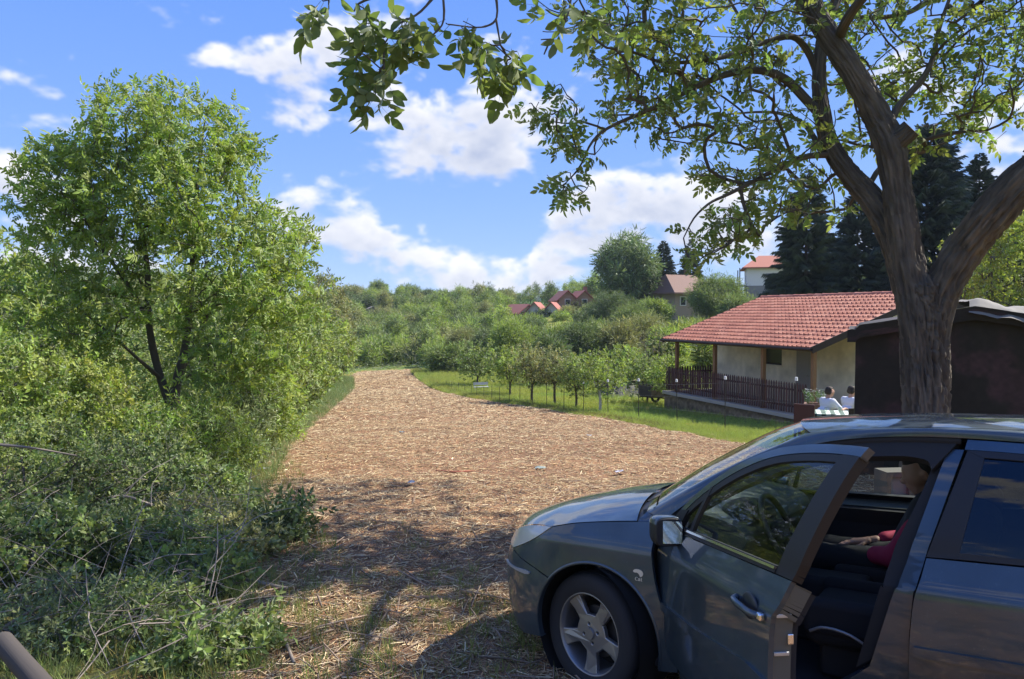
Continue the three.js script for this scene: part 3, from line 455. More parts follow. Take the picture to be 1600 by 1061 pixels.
// ---------------------------------------------------------------- grass and weeds
{
  const blade = (seed, n, L, w) => { const r = rngOf(seed), out = []; for (let k = 0; k < n; k++) { const a = r() * 6.28, t = .25 + .7 * r(); out.push(placed(leafGeo(L * (.6 + .6 * r()), w, .3, .35, 2), V((r() - .5) * .06, 0, (r() - .5) * .06), qDir(V(Math.cos(a) * t, 1, Math.sin(a) * t), r() * 6.28))); } return join(out); };
  const tuft = [blade(1, 11, .2, .007), blade(2, 9, .3, .008)], r = rngOf(61), near = [], lawn = [], tall = [];
  const put = (l, X, Z, s, c) => l.push({ p: V(X, groundH(X, Z) - .01, -Z), q: Q(0, r() * 6.28, 0), s: V(s, s * (.7 + .6 * r()), s), c });
  // left verge, thinning out over the straw
  for (let i = 0; i < 6000; i++) { const Z = 2.6 + 11 * Math.pow(r(), 1.3), X = eL(Z) + .7 - 3.6 * Math.pow(r(), 1.2); if (X > eL(Z) && r() > .45) continue; const b = .7 + .6 * r(); put(near, X, Z, .35 + .5 * r(), [b * (r() < .25 ? 1.6 : 1), b, b * .8]); }
  for (let i = 0; i < 1500; i++) { const Z = 3.2 + 5 * r(), X = eL(Z) + 1.7 * r(), b = .7 + .6 * r(); if (fbm(X * 1.4, 5, Z * 1.4, 3) < .52) continue; put(near, X, Z, .3 + .4 * r(), [b * 1.2, b, b * .8]); }
  for (let i = 0; i < 4200; i++) { const Z = 9.5 + 48 * Math.pow(r(), 1.4), X = eL(Z) + .25 - 1.3 * r(), b = .6 + .9 * r(); put(tall, X, Z, .35 + .8 * r() * r() * r() + Z * .012, [b * (.75 + .7 * r() * r()), b, b * .9]); }
  stuff('verge_grass', 'grass and weeds along the left verge', tuft[0], leafMat(.15, .20, .065), near);
  stuff('tall_grass', 'tall pale grass along the thicket edge', tuft[1], leafMat(.15, .19, .07), tall);
  // orchard lawn on the right
  for (let i = 0; i < 46000; i++) { const Z = 15 + 50 * Math.pow(r(), 1.25), X = eR(Z) + (Z < 25 ? -.15 : -.3) + (r() * r()) * (Z < 24 ? 8 : 26); const b = .75 + .5 * r(), k = Z / 22; put(lawn, X, Z, (.4 + .4 * r()) * k, [b * (.9 + .5 * fbm(X * .4, 3, Z * .4, 2)), b, b * .7]); }
  stuff('lawn_grass', 'sunlit grass of the orchard', tuft[0], leafMat(.225, .315, .095), lawn);
  // dry weeds on the ridge of earth between straw and lawn
  const rim = []; for (let i = 0; i < 5200; i++) { const Z = 22 + 46 * r(), X = eR(Z) + .25 + (r() - .5) * (.3 + Z * .012), b = .6 + .8 * r(); put(rim, X, Z, .35 + Z * .012 * (.5 + r()), [b, b * .82, b * .7]); }
  stuff('dry_weeds', 'dry weeds on the earth rim between straw and lawn', tuft[0], std(lin(.17, .12, .075), .95), rim);
  // fringe of the bank beyond the cottage
  const bank = []; for (let i = 0; i < 9000; i++) { const px = 985 + 190 * r(), Z = 45 + 28 * r(), X = (px - 800) / FPX * Z; const b = .75 + .6 * r(); put(bank, X, Z, 3.2 + 2.2 * r(), [b * 1.1, b, b * .8]); }
  stuff('bank_grass', 'tall light grass on the bank behind the cottage', tuft[1], leafMat(.17, .215, .075), bank);
}
// ---------------------------------------------------------------- dead wood
{
  const r = rngOf(404), geos = []; for (let i = 0; i < 620; i++) { const Z = 4.2 + 5.6 * r(), px = -60 + 420 * r(), X = (px - 800) / FPX * Z, y = groundH(X, Z), L = .25 + .9 * r() * r(), a = r() * 6.28, e = (r() - .35) * 1.2, p = V(X, y + .05 + .5 * r() * (Z > 5.5 ? 1 : .5), -Z), d = V(Math.cos(a) * Math.cos(e), Math.sin(e), Math.sin(a) * Math.cos(e)); const c = curve([p, p.clone().addScaledVector(d, L * .5).add(V((r() - .5) * .22 * L, (r() - .5) * .25 * L, (r() - .5) * .2 * L)), p.clone().addScaledVector(d, L)], .12); const t0 = .002 + .005 * r() * r(); geos.push(limb(c, c.map((_, k) => lerp(t0, t0 * .5, k / (c.length - 1))), 5)); }
  const dt = mesh(numbered('dead_twigs'), mergeGeometries(geos), std(lin(.24, .2, .165), .9), scene); dt.userData.kind = 'stuff'; dt.userData.label = 'tangle of dry twigs through the bramble';

  const bough = (label, pts, r0, r1, mat = paleTwig, name = 'fallen_branch', cat = 'branch') => { const P = pts.map(([x, y, Z, h = 0]) => { const q = onGround(x, y); q.y += h; return Z ? at(x, y, Z) : q; }), o = P[0].clone(), c = curve(P.map(p => rel(p, o)), .05); const g = limb(c, c.map((_, k) => lerp(r0, r1, k / (c.length - 1)) * (.85 + .3 * noise3(k * .7, r0 * 99, 1))), 9, (a, s, r) => r * .2 * (noise3(a * 2, s * 14, 2) - .5)); const m = mesh(numbered(name), g, mat, scene); m.position.copy(o); tag(m, label, cat, 'dead branches in the left foreground'); return m; };
  bough('grey weathered stick lying at the edge of the straw', [[388, 914, 0, .04], [415, 923, 0, .05], [452, 928, 0, .04]], .022, .012);
  bough('short forked stick lying below the weathered stick', [[402, 1008, 0, .03], [418, 985, 0, .04], [440, 968, 0, .03]], .016, .009);
  bough('bent stick lying in the grass near the bottom', [[425, 985, 0, .03], [445, 1012, 0, .04], [460, 1045, 0, .03]], .016, .010);
  bough('pale splintered branch on the straw in front of the wheel', [[560, 1028, 0, .03], [600, 1002, 0, .05], [622, 985, 0, .05]], .02, .01, std(lin(.36, .27, .19), .9));
  bough('long thin pole lying on the straw towards the bumper', [[655, 940, 0, .03], [720, 944, 0, .04], [785, 943, 0, .03]], .017, .012, std(lin(.22, .14, .09), .9));
  bough('reddish stick lying in the middle of the straw field', [[682, 738, 0, .03], [710, 741, 0, .04], [745, 738, 0, .03]], .022, .014, std(lin(.34, .12, .07), .9));
  bough('long bare branch lying across the left bramble', [[0, 862, 5.9], [60, 915, 5.6], [110, 945, 5.5], [160, 952, 5.4]], .022, .010, twigMat);
  bough('thin bare pole propped over the left weeds', [[-30, 1010, 4.6], [30, 965, 4.7], [100, 932, 4.9]], .014, .007);
  bough('upright bare twig among the left weeds', [[112, 960, 5.2], [128, 925, 5.25], [142, 898, 5.3]], .010, .005);
  bough('bare branch arching out of the bramble heap', [[240, 790, 7.4], [185, 775, 7.3], [160, 790, 7.2]], .018, .006);
  bough('bare grey branch at the left edge of the thicket', [[0, 695, 7.0], [50, 700, 7.0], [120, 712, 7.0]], .016, .006);
  bough('twisted dead branch on the grass by the bramble', [[300, 800, 0, .1], [340, 830, 0, .12], [370, 850, 0, .05]], .02, .01, twigMat);
  bough('thin pale stick on the straw left of the front bumper', [[690, 905, 0, .03], [720, 915, 0, .03], [760, 925, 0, .02]], .012, .008, std(lin(.4, .3, .2), .9));
  bough('short pale stick on the shaded straw', [[630, 830, 0, .03], [655, 824, 0, .03]], .014, .01, std(lin(.42, .33, .24), .9));
  // grey wooden post leaning in at the corner
  const a = at(4, 1002, 2.6), b = at(75, 1085, 2.2); const d = b.clone().sub(a); const o = b.clone().addScaledVector(d, 1.2); const m = thing('leaning_post', 'grey round post leaning in at the bottom left corner', 'post', o); const L = rel(a, o); const c = curve([V(0, 0, 0), L.clone().multiplyScalar(.5), L], .04); mesh('shaft', limb(c, c.map(() => .034), 20, (t, s, r) => r * .05 * (noise3(t * 3, s * 6, 1) - .5)), std(lin(.06, .05, .042), .92, { bumpMap: barkTex, bumpScale: .006 }), m); const cap = new THREE.CircleGeometry(.034, 20); cap.applyQuaternion(new THREE.Quaternion().setFromUnitVectors(V(0, 0, 1), L.clone().normalize())); cap.translate(L.x, L.y, L.z); mesh('sawn_end', cap, std(lin(.2, .18, .15), .9), m);
}
console.log('bushes');
// ---------------------------------------------------------------- smooth bodies
function sdfMesh(f, lo, hi, cell) {
  const ext = hi.clone().sub(lo), n = Math.min(150, Math.ceil(Math.max(ext.x, ext.y, ext.z) / cell) + 4), mc = new MarchingCubes(n, undefined, false, false, 300000), half = n / 2; mc.isolation = 0;
  const X = i => lo.x + (i / n) * ext.x;
  for (let k = 0; k < n; k++) for (let j = 0; j < n; j++) for (let i = 0; i < n; i++) mc.field[i + j * n + k * n * n] = -f(lo.x + i / n * ext.x, lo.y + j / n * ext.y, lo.z + k / n * ext.z);
  mc.update(); const c = mc.count, P = mc.positionArray, pos = new Float32Array(c * 3);
  for (let i = 0; i < c; i++) { pos[i * 3] = lo.x + (P[i * 3] + 1) / 2 * ext.x; pos[i * 3 + 1] = lo.y + (P[i * 3 + 1] + 1) / 2 * ext.y; pos[i * 3 + 2] = lo.z + (P[i * 3 + 2] + 1) / 2 * ext.z; }
  let g = new THREE.BufferGeometry(); g.setAttribute('position', new THREE.BufferAttribute(pos, 3)); g = mergeVertices(g, cell * .05); g.computeVertexNormals(); return g;
}
// bone: a, b, ra, rb
function capD(x, y, z, B) { const ax = B.a.x, ay = B.a.y, az = B.a.z, dx = B.b.x - ax, dy = B.b.y - ay, dz = B.b.z - az; const t = clamp(((x - ax) * dx + (y - ay) * dy + (z - az) * dz) / (dx * dx + dy * dy + dz * dz + 1e-9)); return Math.hypot(x - ax - t * dx, (y - ay - t * dy), z - az - t * dz) - (B.ra + (B.rb - B.ra) * t); }
const smin = (a, b, k) => { const h = Math.max(k - Math.abs(a - b), 0) / k; return Math.min(a, b) - h * h * k * .25; };
const bone = (a, b, ra, rb = ra) => ({ a, b, ra, rb });
function field(bones, k, grow = 0) { return (x, y, z) => { let d = 1e9; for (const B of bones) d = smin(d, capD(x, y, z, B), k); return d - grow; }; }
function bounds(bones, pad) { const lo = V(1e9, 1e9, 1e9), hi = V(-1e9, -1e9, -1e9); for (const B of bones) for (const [p, r] of [[B.a, B.ra], [B.b, B.rb]]) { lo.min(p.clone().addScalar(-r - pad)); hi.max(p.clone().addScalar(r + pad)); } return [lo, hi]; }
function bodyOf(bones, k, cell, grow = 0) { const [lo, hi] = bounds(bones, .03 + grow); return sdfMesh(field(bones, k, grow), lo, hi, cell); }
// head at p looking along d (unit), up u; height about .24
function headBones(p, d, u) { const s = d.clone().cross(u).normalize(), q = (f, h, l) => p.clone().addScaledVector(d, f).addScaledVector(u, h).addScaledVector(s, l); const o = [bone(q(-.015, .025, 0), q(.01, .02, 0), .092, .085), bone(q(.035, -.02, .02), q(.035, -.02, -.02), .062), bone(q(.05, -.085, .012), q(.05, -.085, -.012), .034), bone(q(.085, -.008, 0), q(.108, -.035, 0), .010, .015), bone(q(.078, .022, .03), q(.078, .022, -.03), .018), bone(q(.083, -.066, .016), q(.083, -.066, -.016), .010), bone(q(-.01, -.005, .083), q(-.02, -.035, .083), .02, .013), bone(q(-.01, -.005, -.083), q(-.02, -.035, -.083), .02, .013)]; return { bones: o, q }; }
// five fingers from palm centre p: d = along the fingers, n = out of the back of the hand, thumb side t
function handBones(p, d, n, t, curl = .5) {
  const o = [], s = t; const P = (f, l, h) => p.clone().addScaledVector(d, f).addScaledVector(s, l).addScaledVector(n, h);
  o.push(bone(P(-.045, .012, 0), P(.03, .026, 0), .02, .014), bone(P(-.045, 0, 0), P(.032, .006, 0), .021, .014), bone(P(-.045, -.01, 0), P(.03, -.014, 0), .02, .013), bone(P(-.045, -.014, 0), P(.022, -.032, 0), .018, .012));
  [[.034, .028, .072], [.037, .008, .082], [.034, -.013, .076], [.026, -.033, .058]].forEach(([f, l, L], i) => { let a = P(f, l, 0), ang = .15, dir; const seg = [.46, .3, .24]; for (let k = 0; k < 3; k++) { ang += curl * (k ? .6 : .4); dir = d.clone().multiplyScalar(Math.cos(ang)).addScaledVector(n, -Math.sin(ang)).addScaledVector(s, (i < 1 ? .06 : i > 2 ? -.1 : 0)); const b = a.clone().addScaledVector(dir, L * seg[k]); o.push(bone(a, b, .0088 - k * .0008, .0082 - k * .0008)); a = b; } });
  let a = P(-.03, .026, -.004); for (const [f, l, h, L] of [[.6, .75, -.2, .04], [.85, .45, -.25, .03], [.95, .2, -.25, .024]]) { const b = a.clone().addScaledVector(d.clone().multiplyScalar(f).addScaledVector(s, l).addScaledVector(n, h).normalize(), L); o.push(bone(a, b, .0115, .0095)); a = b; }
  return o;
}
const skinMat = std(lin(.42, .24, .17), .6), hairMat = std(lin(.02, .015, .012), .75);
// ---------------------------------------------------------------- the car: s = metres behind the front axle (x), y up, w = towards its left side (z)
const dustTex = dataTex(512, 512, (u, v) => { const a = tfbm(u, v, 7, 5, 300), b = tnoise(u * 170, v * 170, 170, 310), c = tnoise(u * 70, v * 70, 70, 320); const k = .93 + .12 * (a - .5) * 2, s = Math.max(0, b - .9) * 3 + Math.max(0, c - .93) * 3; return [63 * k + 60 * s, 79 * k + 58 * s, 90 * k + 50 * s]; });
const dustRough = dataTex(256, 256, (u, v) => { const k = 84 + 70 * tfbm(u, v, 9, 5, 340); return [k, k, k]; }, false);
const paint = new THREE.MeshPhysicalMaterial({ color: lin(1, 1, 1), map: dustTex, metalness: .5, roughness: 1, roughnessMap: dustRough, clearcoat: 1, clearcoatRoughness: .05 });
const blackTrim = std(lin(.012, .012, .013), .55), rubber = std(lin(.02, .02, .021), .85), cabin = std(lin(.018, .018, .02), .9), fabric = std(lin(.014, .014, .016), .95), chrome = std(lin(.75, .75, .76), .18, { metalness: 1 });
const greyTrim = std(lin(.035, .04, .045), .6), alloy = std(lin(.30, .30, .30), .38, { metalness: .75 });
const glass = new THREE.MeshPhysicalMaterial({ color: lin(.80, .87, .84), roughness: 0, transmission: 1, thickness: 0, ior: 1.52 });
const tinted = new THREE.MeshPhysicalMaterial({ color: lin(.22, .25, .26), roughness: 0, transmission: 1, thickness: 0, ior: 1.52 });
const mirrorMat = std(lin(.85, .87, .9), .03, { metalness: 1 });
const sideW = [[.10, .78], [.18, .82], [.24, .842], [.36, .862], [.5, .87], [.66, .872], [.78, .870], [.815, .866], [.845, .850], [.90, .826], [.95, .804], [1.02, .785], [1.12, .748], [1.22, .705], [1.32, .655], [1.38, .618], [1.42, .588], [1.46, .54], [1.5, .48]];
const noseA = [[.1, .70], [.2, .74], [.3, .78], [.45, .80], [.58, .80], [.66, .775], [.72, .74], [.8, .69], [.88, .60], [1.5, .5]];
const tailA = [[.1, .36], [.3, .42], [.5, .43], [.7, .40], [.9, .38], [1.0, .36], [1.2, .27], [1.4, .12], [1.5, .1]];
// body surface: u runs from the nose's middle (-1.30) along the side (u = s) to the middle of the tail (3.80)
function B(u, y) {
  const w0 = spl(sideW, y);
  if (u < -.05) { const a = Math.min(1, (-.05 - u) / 1.25) * Math.PI / 2, k = 1 - .045; return V(-.05 - spl(noseA, y) * Math.pow(Math.sin(a), 2 / 2.5), y, w0 * k * Math.pow(Math.max(0, Math.cos(a)), 2 / 2.3)); }
  if (u > 2.9) { const a = Math.min(1, (u - 2.9) / .9) * Math.PI / 2; return V(2.9 + spl(tailA, y) * Math.pow(Math.sin(a), 2 / 2.6), y, w0 * .96 * Math.pow(Math.max(0, Math.cos(a)), 2 / 2.6)); }
  return V(u, y, w0 * (1 - .045 * sstep(.75, -.05, u)) * (1 - .04 * sstep(1.9, 2.9, u)));
}
function uOf(s, y) { if (s >= -.05) return s; let a = -1.3, b = -.05; for (let i = 0; i < 40; i++) { const m = (a + b) / 2; if (B(m, y).x < s) a = m; else b = m; } return (a + b) / 2; }
function nB(u, y) { const e = .004, c = B(u - e, y), d = B(u + e, y), f = B(u, y - e), g = B(u, y + e); const n = d.sub(c).cross(g.sub(f)).normalize(); return n.z < -.2 ? n.negate() : n; }
function inside(p, x, y) { let c = false; for (let i = 0, j = p.length - 1; i < p.length; j = i++) { if ((p[i][1] > y) !== (p[j][1] > y) && x < (p[j][0] - p[i][0]) * (y - p[i][1]) / (p[j][1] - p[i][1]) + p[i][0]) c = !c; } return c; }
function clipCell(p, x0, x1, y0, y1) {
  let q = p; for (const [ax, v, sg] of [[0, x0, 1], [0, x1, -1], [1, y0, 1], [1, y1, -1]]) { const o = []; for (let i = 0; i < q.length; i++) { const a = q[i], b = q[(i + 1) % q.length], da = (a[ax] - v) * sg, db = (b[ax] - v) * sg; if (da >= 0) o.push(a); if ((da < 0) !== (db < 0)) { const t = da / (da - db); o.push([lerp(a[0], b[0], t), lerp(a[1], b[1], t)]); } } q = o; if (q.length < 3) return []; }
  return q;
}
function dense(pts, d, closed = true) { const o = []; for (let i = 0; i < pts.length - (closed ? 0 : 1); i++) { const a = pts[i], b = pts[(i + 1) % pts.length], n = Math.max(1, Math.ceil(Math.hypot(b[0] - a[0], b[1] - a[1]) / d)); for (let k = 0; k < n; k++) o.push([lerp(a[0], b[0], k / n), lerp(a[1], b[1], k / n)]); } return o; }
// smooth open run of points
function run(pts, n = 6) { const c = new THREE.CatmullRomCurve3(pts.map(p => V(p[0], p[1], 0)), false, 'centripetal'); return c.getPoints((pts.length - 1) * n).map(p => [p.x, p.y]); }
const arcPts = (cx, cy, r, a0, a1, n = 24) => Array.from({ length: n + 1 }, (_, i) => { const a = lerp(a0, a1, i / n) * Math.PI / 180; return [cx + r * Math.cos(a), cy + r * Math.sin(a)]; });
// a sheet cut from the body surface; off = metres proud of it, depth = how far its edge turns inwards; back adds the inner face
function panel(outline, { side = 1, off = 0, depth = .022, back = false, du = .045, dy = .035, su = true } = {}) {
  const poly = dense(outline.map(([s, y]) => [su ? uOf(s, y) : s, y]), .03);
  let area = 0; poly.forEach((p, i) => { const q = poly[(i + 1) % poly.length]; area += p[0] * q[1] - q[0] * p[1]; }); if (area < 0) poly.reverse();
  const pos = [], nor = [], cache = {};
  const S = (u, y, o) => { const k = u.toFixed(5) + ',' + y.toFixed(5); const c = cache[k] || (cache[k] = [B(u, y), nB(u, y)]); return [c[0].clone().addScaledVector(c[1], o), c[1]]; };
  const put = (p, n) => { pos.push(p.x, p.y, p.z * side); nor.push(n.x, n.y, n.z * side); };
  const tri = (a, b, c, o, flip) => { const l = (side < 0) !== !!flip ? [a, c, b] : [a, b, c]; for (const q of l) { const [p, n] = S(q[0], q[1], o); put(p, flip ? n.clone().negate() : n); } };
  let x0 = 1e9, x1 = -1e9, y0 = 1e9, y1 = -1e9; for (const p of poly) { x0 = Math.min(x0, p[0]); x1 = Math.max(x1, p[0]); y0 = Math.min(y0, p[1]); y1 = Math.max(y1, p[1]); }
  const nx = Math.max(1, Math.ceil((x1 - x0) / du)), ny = Math.max(1, Math.ceil((y1 - y0) / dy));
  for (let i = 0; i < nx; i++) for (let j = 0; j < ny; j++) {
    const a = lerp(x0, x1, i / nx), b = lerp(x0, x1, (i + 1) / nx), c = lerp(y0, y1, j / ny), d = lerp(y0, y1, (j + 1) / ny), q = clipCell(poly, a, b, c, d); if (q.length < 3) continue;
    const t = THREE.ShapeUtils.triangulateShape(q.map(p => new THREE.Vector2(p[0], p[1])), []);
    for (const f of t) { let [A, Bp, C] = f.map(k => q[k]); const ar = (Bp[0] - A[0]) * (C[1] - A[1]) - (C[0] - A[0]) * (Bp[1] - A[1]); if (Math.abs(ar) < 1e-9) continue; if (ar < 0) [Bp, C] = [C, Bp]; tri(A, Bp, C, off, false); if (back) tri(A, Bp, C, off - depth, true); }
  }
  if (depth > 0) for (let i = 0; i < poly.length; i++) { const a = poly[i], b = poly[(i + 1) % poly.length], [p, n] = S(a[0], a[1], off), [q] = S(b[0], b[1], off), p2 = p.clone().addScaledVector(n, -depth), q2 = q.clone().addScaledVector(n, -depth); const e = q.clone().sub(p).cross(n).normalize(); for (const v of side > 0 ? [p, p2, q, q, p2, q2] : [p, q, p2, q, q2, p2]) put(v, e); }
  const g = new THREE.BufferGeometry(); g.setAttribute('position', new THREE.Float32BufferAttribute(pos, 3)); g.setAttribute('normal', new THREE.Float32BufferAttribute(nor, 3)); const uv = []; for (let i = 0; i < pos.length; i += 3) uv.push(pos[i] * .9, pos[i + 1] * .9); g.setAttribute('uv', new THREE.Float32BufferAttribute(uv, 2)); return g;
}
// a sheet stretched between the left and right edges with a crown
function sheet(rows, nv = 20, pw = 2) { return gridGeo(Array.from({ length: nv * 2 + 1 }, (_, i) => i / nv - 1), rows.map((_, i) => i), (v, _, i, j) => { const r = rows[j], k = 1 - Math.pow(Math.abs(v), pw); return [lerp(r.e[0], r.c[0], k), lerp(r.e[1], r.c[1], k), r.e[2] * v]; }); }
function rowsOf(edge, mid, n) { const ce = new THREE.CatmullRomCurve3(edge.map(p => V(...p))), cm = new THREE.CatmullRomCurve3(mid.map(p => V(p[0], p[1], 0))); return Array.from({ length: n + 1 }, (_, i) => { const a = ce.getPoint(i / n), b = cm.getPoint(i / n); return { e: [a.x, a.y, a.z], c: [b.x, b.y] }; }); }
function box(x0, x1, y0, y1, z0, z1, r = .02) { const g = new RoundedBoxGeometry(x1 - x0, y1 - y0, z1 - z0, 3, Math.min(r, (x1 - x0) / 2.05, (y1 - y0) / 2.05, (z1 - z0) / 2.05)); g.translate((x0 + x1) / 2, (y0 + y1) / 2, (z0 + z1) / 2); return strip(g); }

const PSI = 34 * Math.PI / 180, TILT = Math.atan(100 / FPX);
const carM = new THREE.Matrix4().makeTranslation(0, EYE, 0).multiply(new THREE.Matrix4().makeRotationX(-TILT)).multiply(new THREE.Matrix4().makeTranslation(0.42 + .8 * Math.sin(PSI), -EYE, -(4.02 + .8 * Math.cos(PSI)))).multiply(new THREE.Matrix4().makeRotationY(-PSI));
const car = thing('parked_car', 'blue-grey hatchback with its driver door standing open under the walnut', 'car'); carM.decompose(car.position, car.quaternion, car.scale);
const part = (name, geo, mat, parent = car) => mesh(name, geo, mat, parent);
function group(name, parent = car) { const g = new THREE.Group(); g.name = name; parent.add(g); return g; }

// outlines (s, y), left side
const AC = .035, AR = .372;
const topLine = run([[-.245, .858], [-.1, .893], [.1, .922], [.265, .941], [.398, .953]]);
const doorFront = run([[.392, .945], [.374, .87], [.373, .80], [.393, .66], [.437, .52], [.488, .38], [.497, .24]]);
const fenderO = [...topLine, ...doorFront, ...arcPts(AC, .33, AR, -17, 137), ...run([[-.236, .586], [-.36, .625], [-.5, .655], [-.585, .674]]), ...run([[-.575, .68], [-.52, .702], [-.42, .747], [-.32, .803], [-.25, .852]])];
const bumperO = [[uOf(-.236, .578), .578], [uOf(-.36, .62), .62], [uOf(-.5, .65), .65], [uOf(-.585, .667), .667], [-.9, .662], [-1.3, .66], [-1.3, .19], [-.9, .19], [uOf(-.5, .205), .205], [uOf(-.315, .245), .245], ...arcPts(AC, .33, AR, 194, 138).map(([s, y]) => [uOf(s, y), y])];
const lampO = [...run([[-.25, .856], [-.33, .85], [-.43, .834], [-.54, .80], [-.61, .765]]).map(([s, y]) => [uOf(s, y), y]), ...run([[-.86, .74], [-.93, .71], [-.86, .68]]), ...run([[-.585, .68], [-.52, .706], [-.42, .751], [-.32, .807], [-.262, .85]]).map(([s, y]) => [uOf(s, y), y])];
const O = [[.405, .957], [.5, 1.036], [.6, 1.112], [.72, 1.192], [.86, 1.272], [1.0, 1.334], [1.15, 1.382], [1.32, 1.41], [1.5, 1.424], [1.72, 1.426], [2.0, 1.416], [2.3, 1.395], [2.6, 1.362], [2.85, 1.32]];
const oY = s => spl(O, s);
const off = (s0, s1, d, n = 14) => Array.from({ length: n + 1 }, (_, i) => { const s = lerp(s0, s1, i / n); return [s, oY(s) - d]; });
// front door, shut position
const dSkin = [...run([[.402, .936], [.6, .926], [1.0, .93], [1.575, .937]]), ...run([[1.572, .932], [1.556, .86], [1.532, .78], [1.513, .62], [1.504, .45], [1.50, .31]]), [1.3, .302], [.8, .302], [.53, .31], ...run([[.502, .335], [.494, .38], [.443, .52], [.399, .66], [.38, .80], [.382, .87]])];
const dBand = [...off(.43, 1.712, .006, 26), [1.70, 1.384], ...off(1.692, .5, .038, 26).map(([s, y]) => [s + .012, y])];
const dTop = [...off(.49, 1.69, .04, 24).map(([s, y]) => [s + .012, y]), [1.60, 1.36], ...off(1.595, .565, .066, 24).map(([s, y]) => [s + .03, y])];
const dSail = [[.408, .945], [.51, 1.03], [.60, 1.04], [.55, .958], [.95, .962], [1.46, .966], [1.46, .94], [1.0, .934], [.6, .93]];
const dRear = [[1.458, .94], [1.585, 1.366], [1.60, 1.392], [1.695, 1.392], [1.60, 1.0], [1.574, .94]];
const dDiv = [[.668, .955], [.742, 1.165], [.768, 1.18], [.70, .955]];
const dGlass = [[.69, .955], ...off(.75, 1.59, .06, 16), [1.465, .955]];
const dQuarter = [[.545, .955], ...off(.58, .755, .06, 6), [.68, .955]];

// -- outer panels of both sides
for (const side of [1, -1]) {
  part('fender', panel(fenderO, { side }), paint);
  part('headlight', panel(lampO, { side, off: .004, su: false }), new THREE.MeshPhysicalMaterial({ color: lin(.62, .63, .54), roughness: .3, transmission: .12, thickness: 0, clearcoat: 1, clearcoatRoughness: .1 }));
  part('headlight_reflector', panel(lampO, { side, off: -.03, depth: 0, su: false }), std(lin(.6, .6, .56), .3, { metalness: .4 }));
  part('sill', panel([[.50, .165], [2.24, .165], [2.24, .292], [.50, .292]], { side, off: -.012 }), paint);
  part('wheel_arch_lip', limb(arcPts(AC, .33, AR + .004, -15, 192, 40).map(([s, y]) => { const p = B(uOf(s, y), y); return V(p.x, p.y, (p.z - .002) * side); }), Array(41).fill(.009), 8), paint);
  // frame along windscreen and roof
  const rr = [], n = 40, inner = new THREE.CatmullRomCurve3([V(.30, .99, .735), V(.5, 1.12, .70), V(.75, 1.265, .648), V(.95, 1.365, .606), V(1.09, 1.425, .575), V(1.35, 1.455, .558), V(1.75, 1.468, .552), V(2.2, 1.455, .55), V(2.6, 1.42, .548), V(2.85, 1.375, .545)]);
  const sO = [.405, .6, .82, 1.0, 1.13, 1.35, 1.75, 2.2, 2.6, 2.85];
  const fr = gridGeo(Array.from({ length: 9 }, (_, i) => i / 8), Array.from({ length: n + 1 }, (_, i) => i / n), (v, t) => { const q = t * (sO.length - 1), k = Math.min(sO.length - 2, Math.floor(q)), s = lerp(sO[k], sO[k + 1], q - k), a = B(s, oY(s)), b = inner.getPoint(t), bow = Math.sin(v * Math.PI) * .012; return [lerp(a.x, b.x, v) - bow * .3 * (s < 1.1 ? 1 : 0), lerp(a.y, b.y, v) + bow, side * (lerp(a.z, b.z, v) + bow)]; });
  part('roof_frame', fr, paint);
  part('door_seal', limb(Array.from({ length: 41 }, (_, i) => { const s = lerp(.42, 1.71, i / 40), p = B(s, oY(s) - .012); return V(p.x, p.y, (p.z - .035) * side); }), Array(41).fill(.02), 8), rubber);
  // rear door
  const rd = group('rear_door');
  const rSkin = [...run([[1.585, .937], [1.9, .944], [2.3, .956], [2.56, .968]]), ...run([[2.55, .90], [2.50, .80], [2.40, .70], [2.33, .62]]), ...arcPts(2.61, .33, .39, 140, 192, 10), [2.2, .31], [1.9, .303], [1.51, .31], ...run([[1.512, .45], [1.522, .62], [1.542, .78], [1.566, .86]])];
  part('skin', panel(rSkin, { side }), paint, rd);
  part('roof_band', panel([...off(1.735, 2.62, .006, 14), ...off(2.6, 1.725, .046, 14)], { side }), paint, rd);
  part('window_frame', join([panel([[1.584, .942], [1.735, 1.376], [1.80, 1.366], [1.70, .96], [1.69, .946]], { side, off: -.001 }), panel([...off(1.73, 2.6, .048, 14), ...off(2.58, 1.79, .074, 14)], { side }), panel([[1.69, .946], [2.5, .964], [2.5, .985], [1.70, .97]], { side, off: .003 })]), blackTrim, rd);
  part('window', panel([[1.698, .96], ...off(1.79, 2.45, .066, 10), [2.42, .98]], { side, off: -.008, depth: 0 }), tinted, rd);
  part('rub_strip', panel(run([[1.53, .545], [1.9, .55], [2.27, .555], [2.28, .595], [1.9, .59], [1.535, .585]], 3), { side, off: .012, depth: .014 }), paint, rd);
  part('handle', box(2.22, 2.42, .80, .83, side > 0 ? .868 : -.905, side > 0 ? .905 : -.868, .012), paint, rd);
  // rear quarter with its side window
  part('rear_quarter', panel([[2.565, .968], [2.64, 1.352], [2.84, 1.318], [3.05, 1.1], [3.2, .98], [3.42, .70], [3.42, .40], [2.98, .34], ...arcPts(2.61, .33, .385, 2, 138, 20), [2.41, .70], [2.505, .80], [2.556, .90]], { side }), paint);
  part('quarter_window', panel([[2.60, 1.0], [2.655, 1.31], [2.80, 1.28], [2.93, 1.06]], { side, off: .003, depth: .01 }), tinted);
  part('tail_light', panel([[3.06, .98], [3.24, .96], [3.40, .72], [3.16, .72]], { side, off: .008 }), std(lin(.35, .015, .012), .2));
}
part('front_bumper', join([1, -1].map(side => panel(bumperO, { side, su: false, depth: .03 }))), paint);
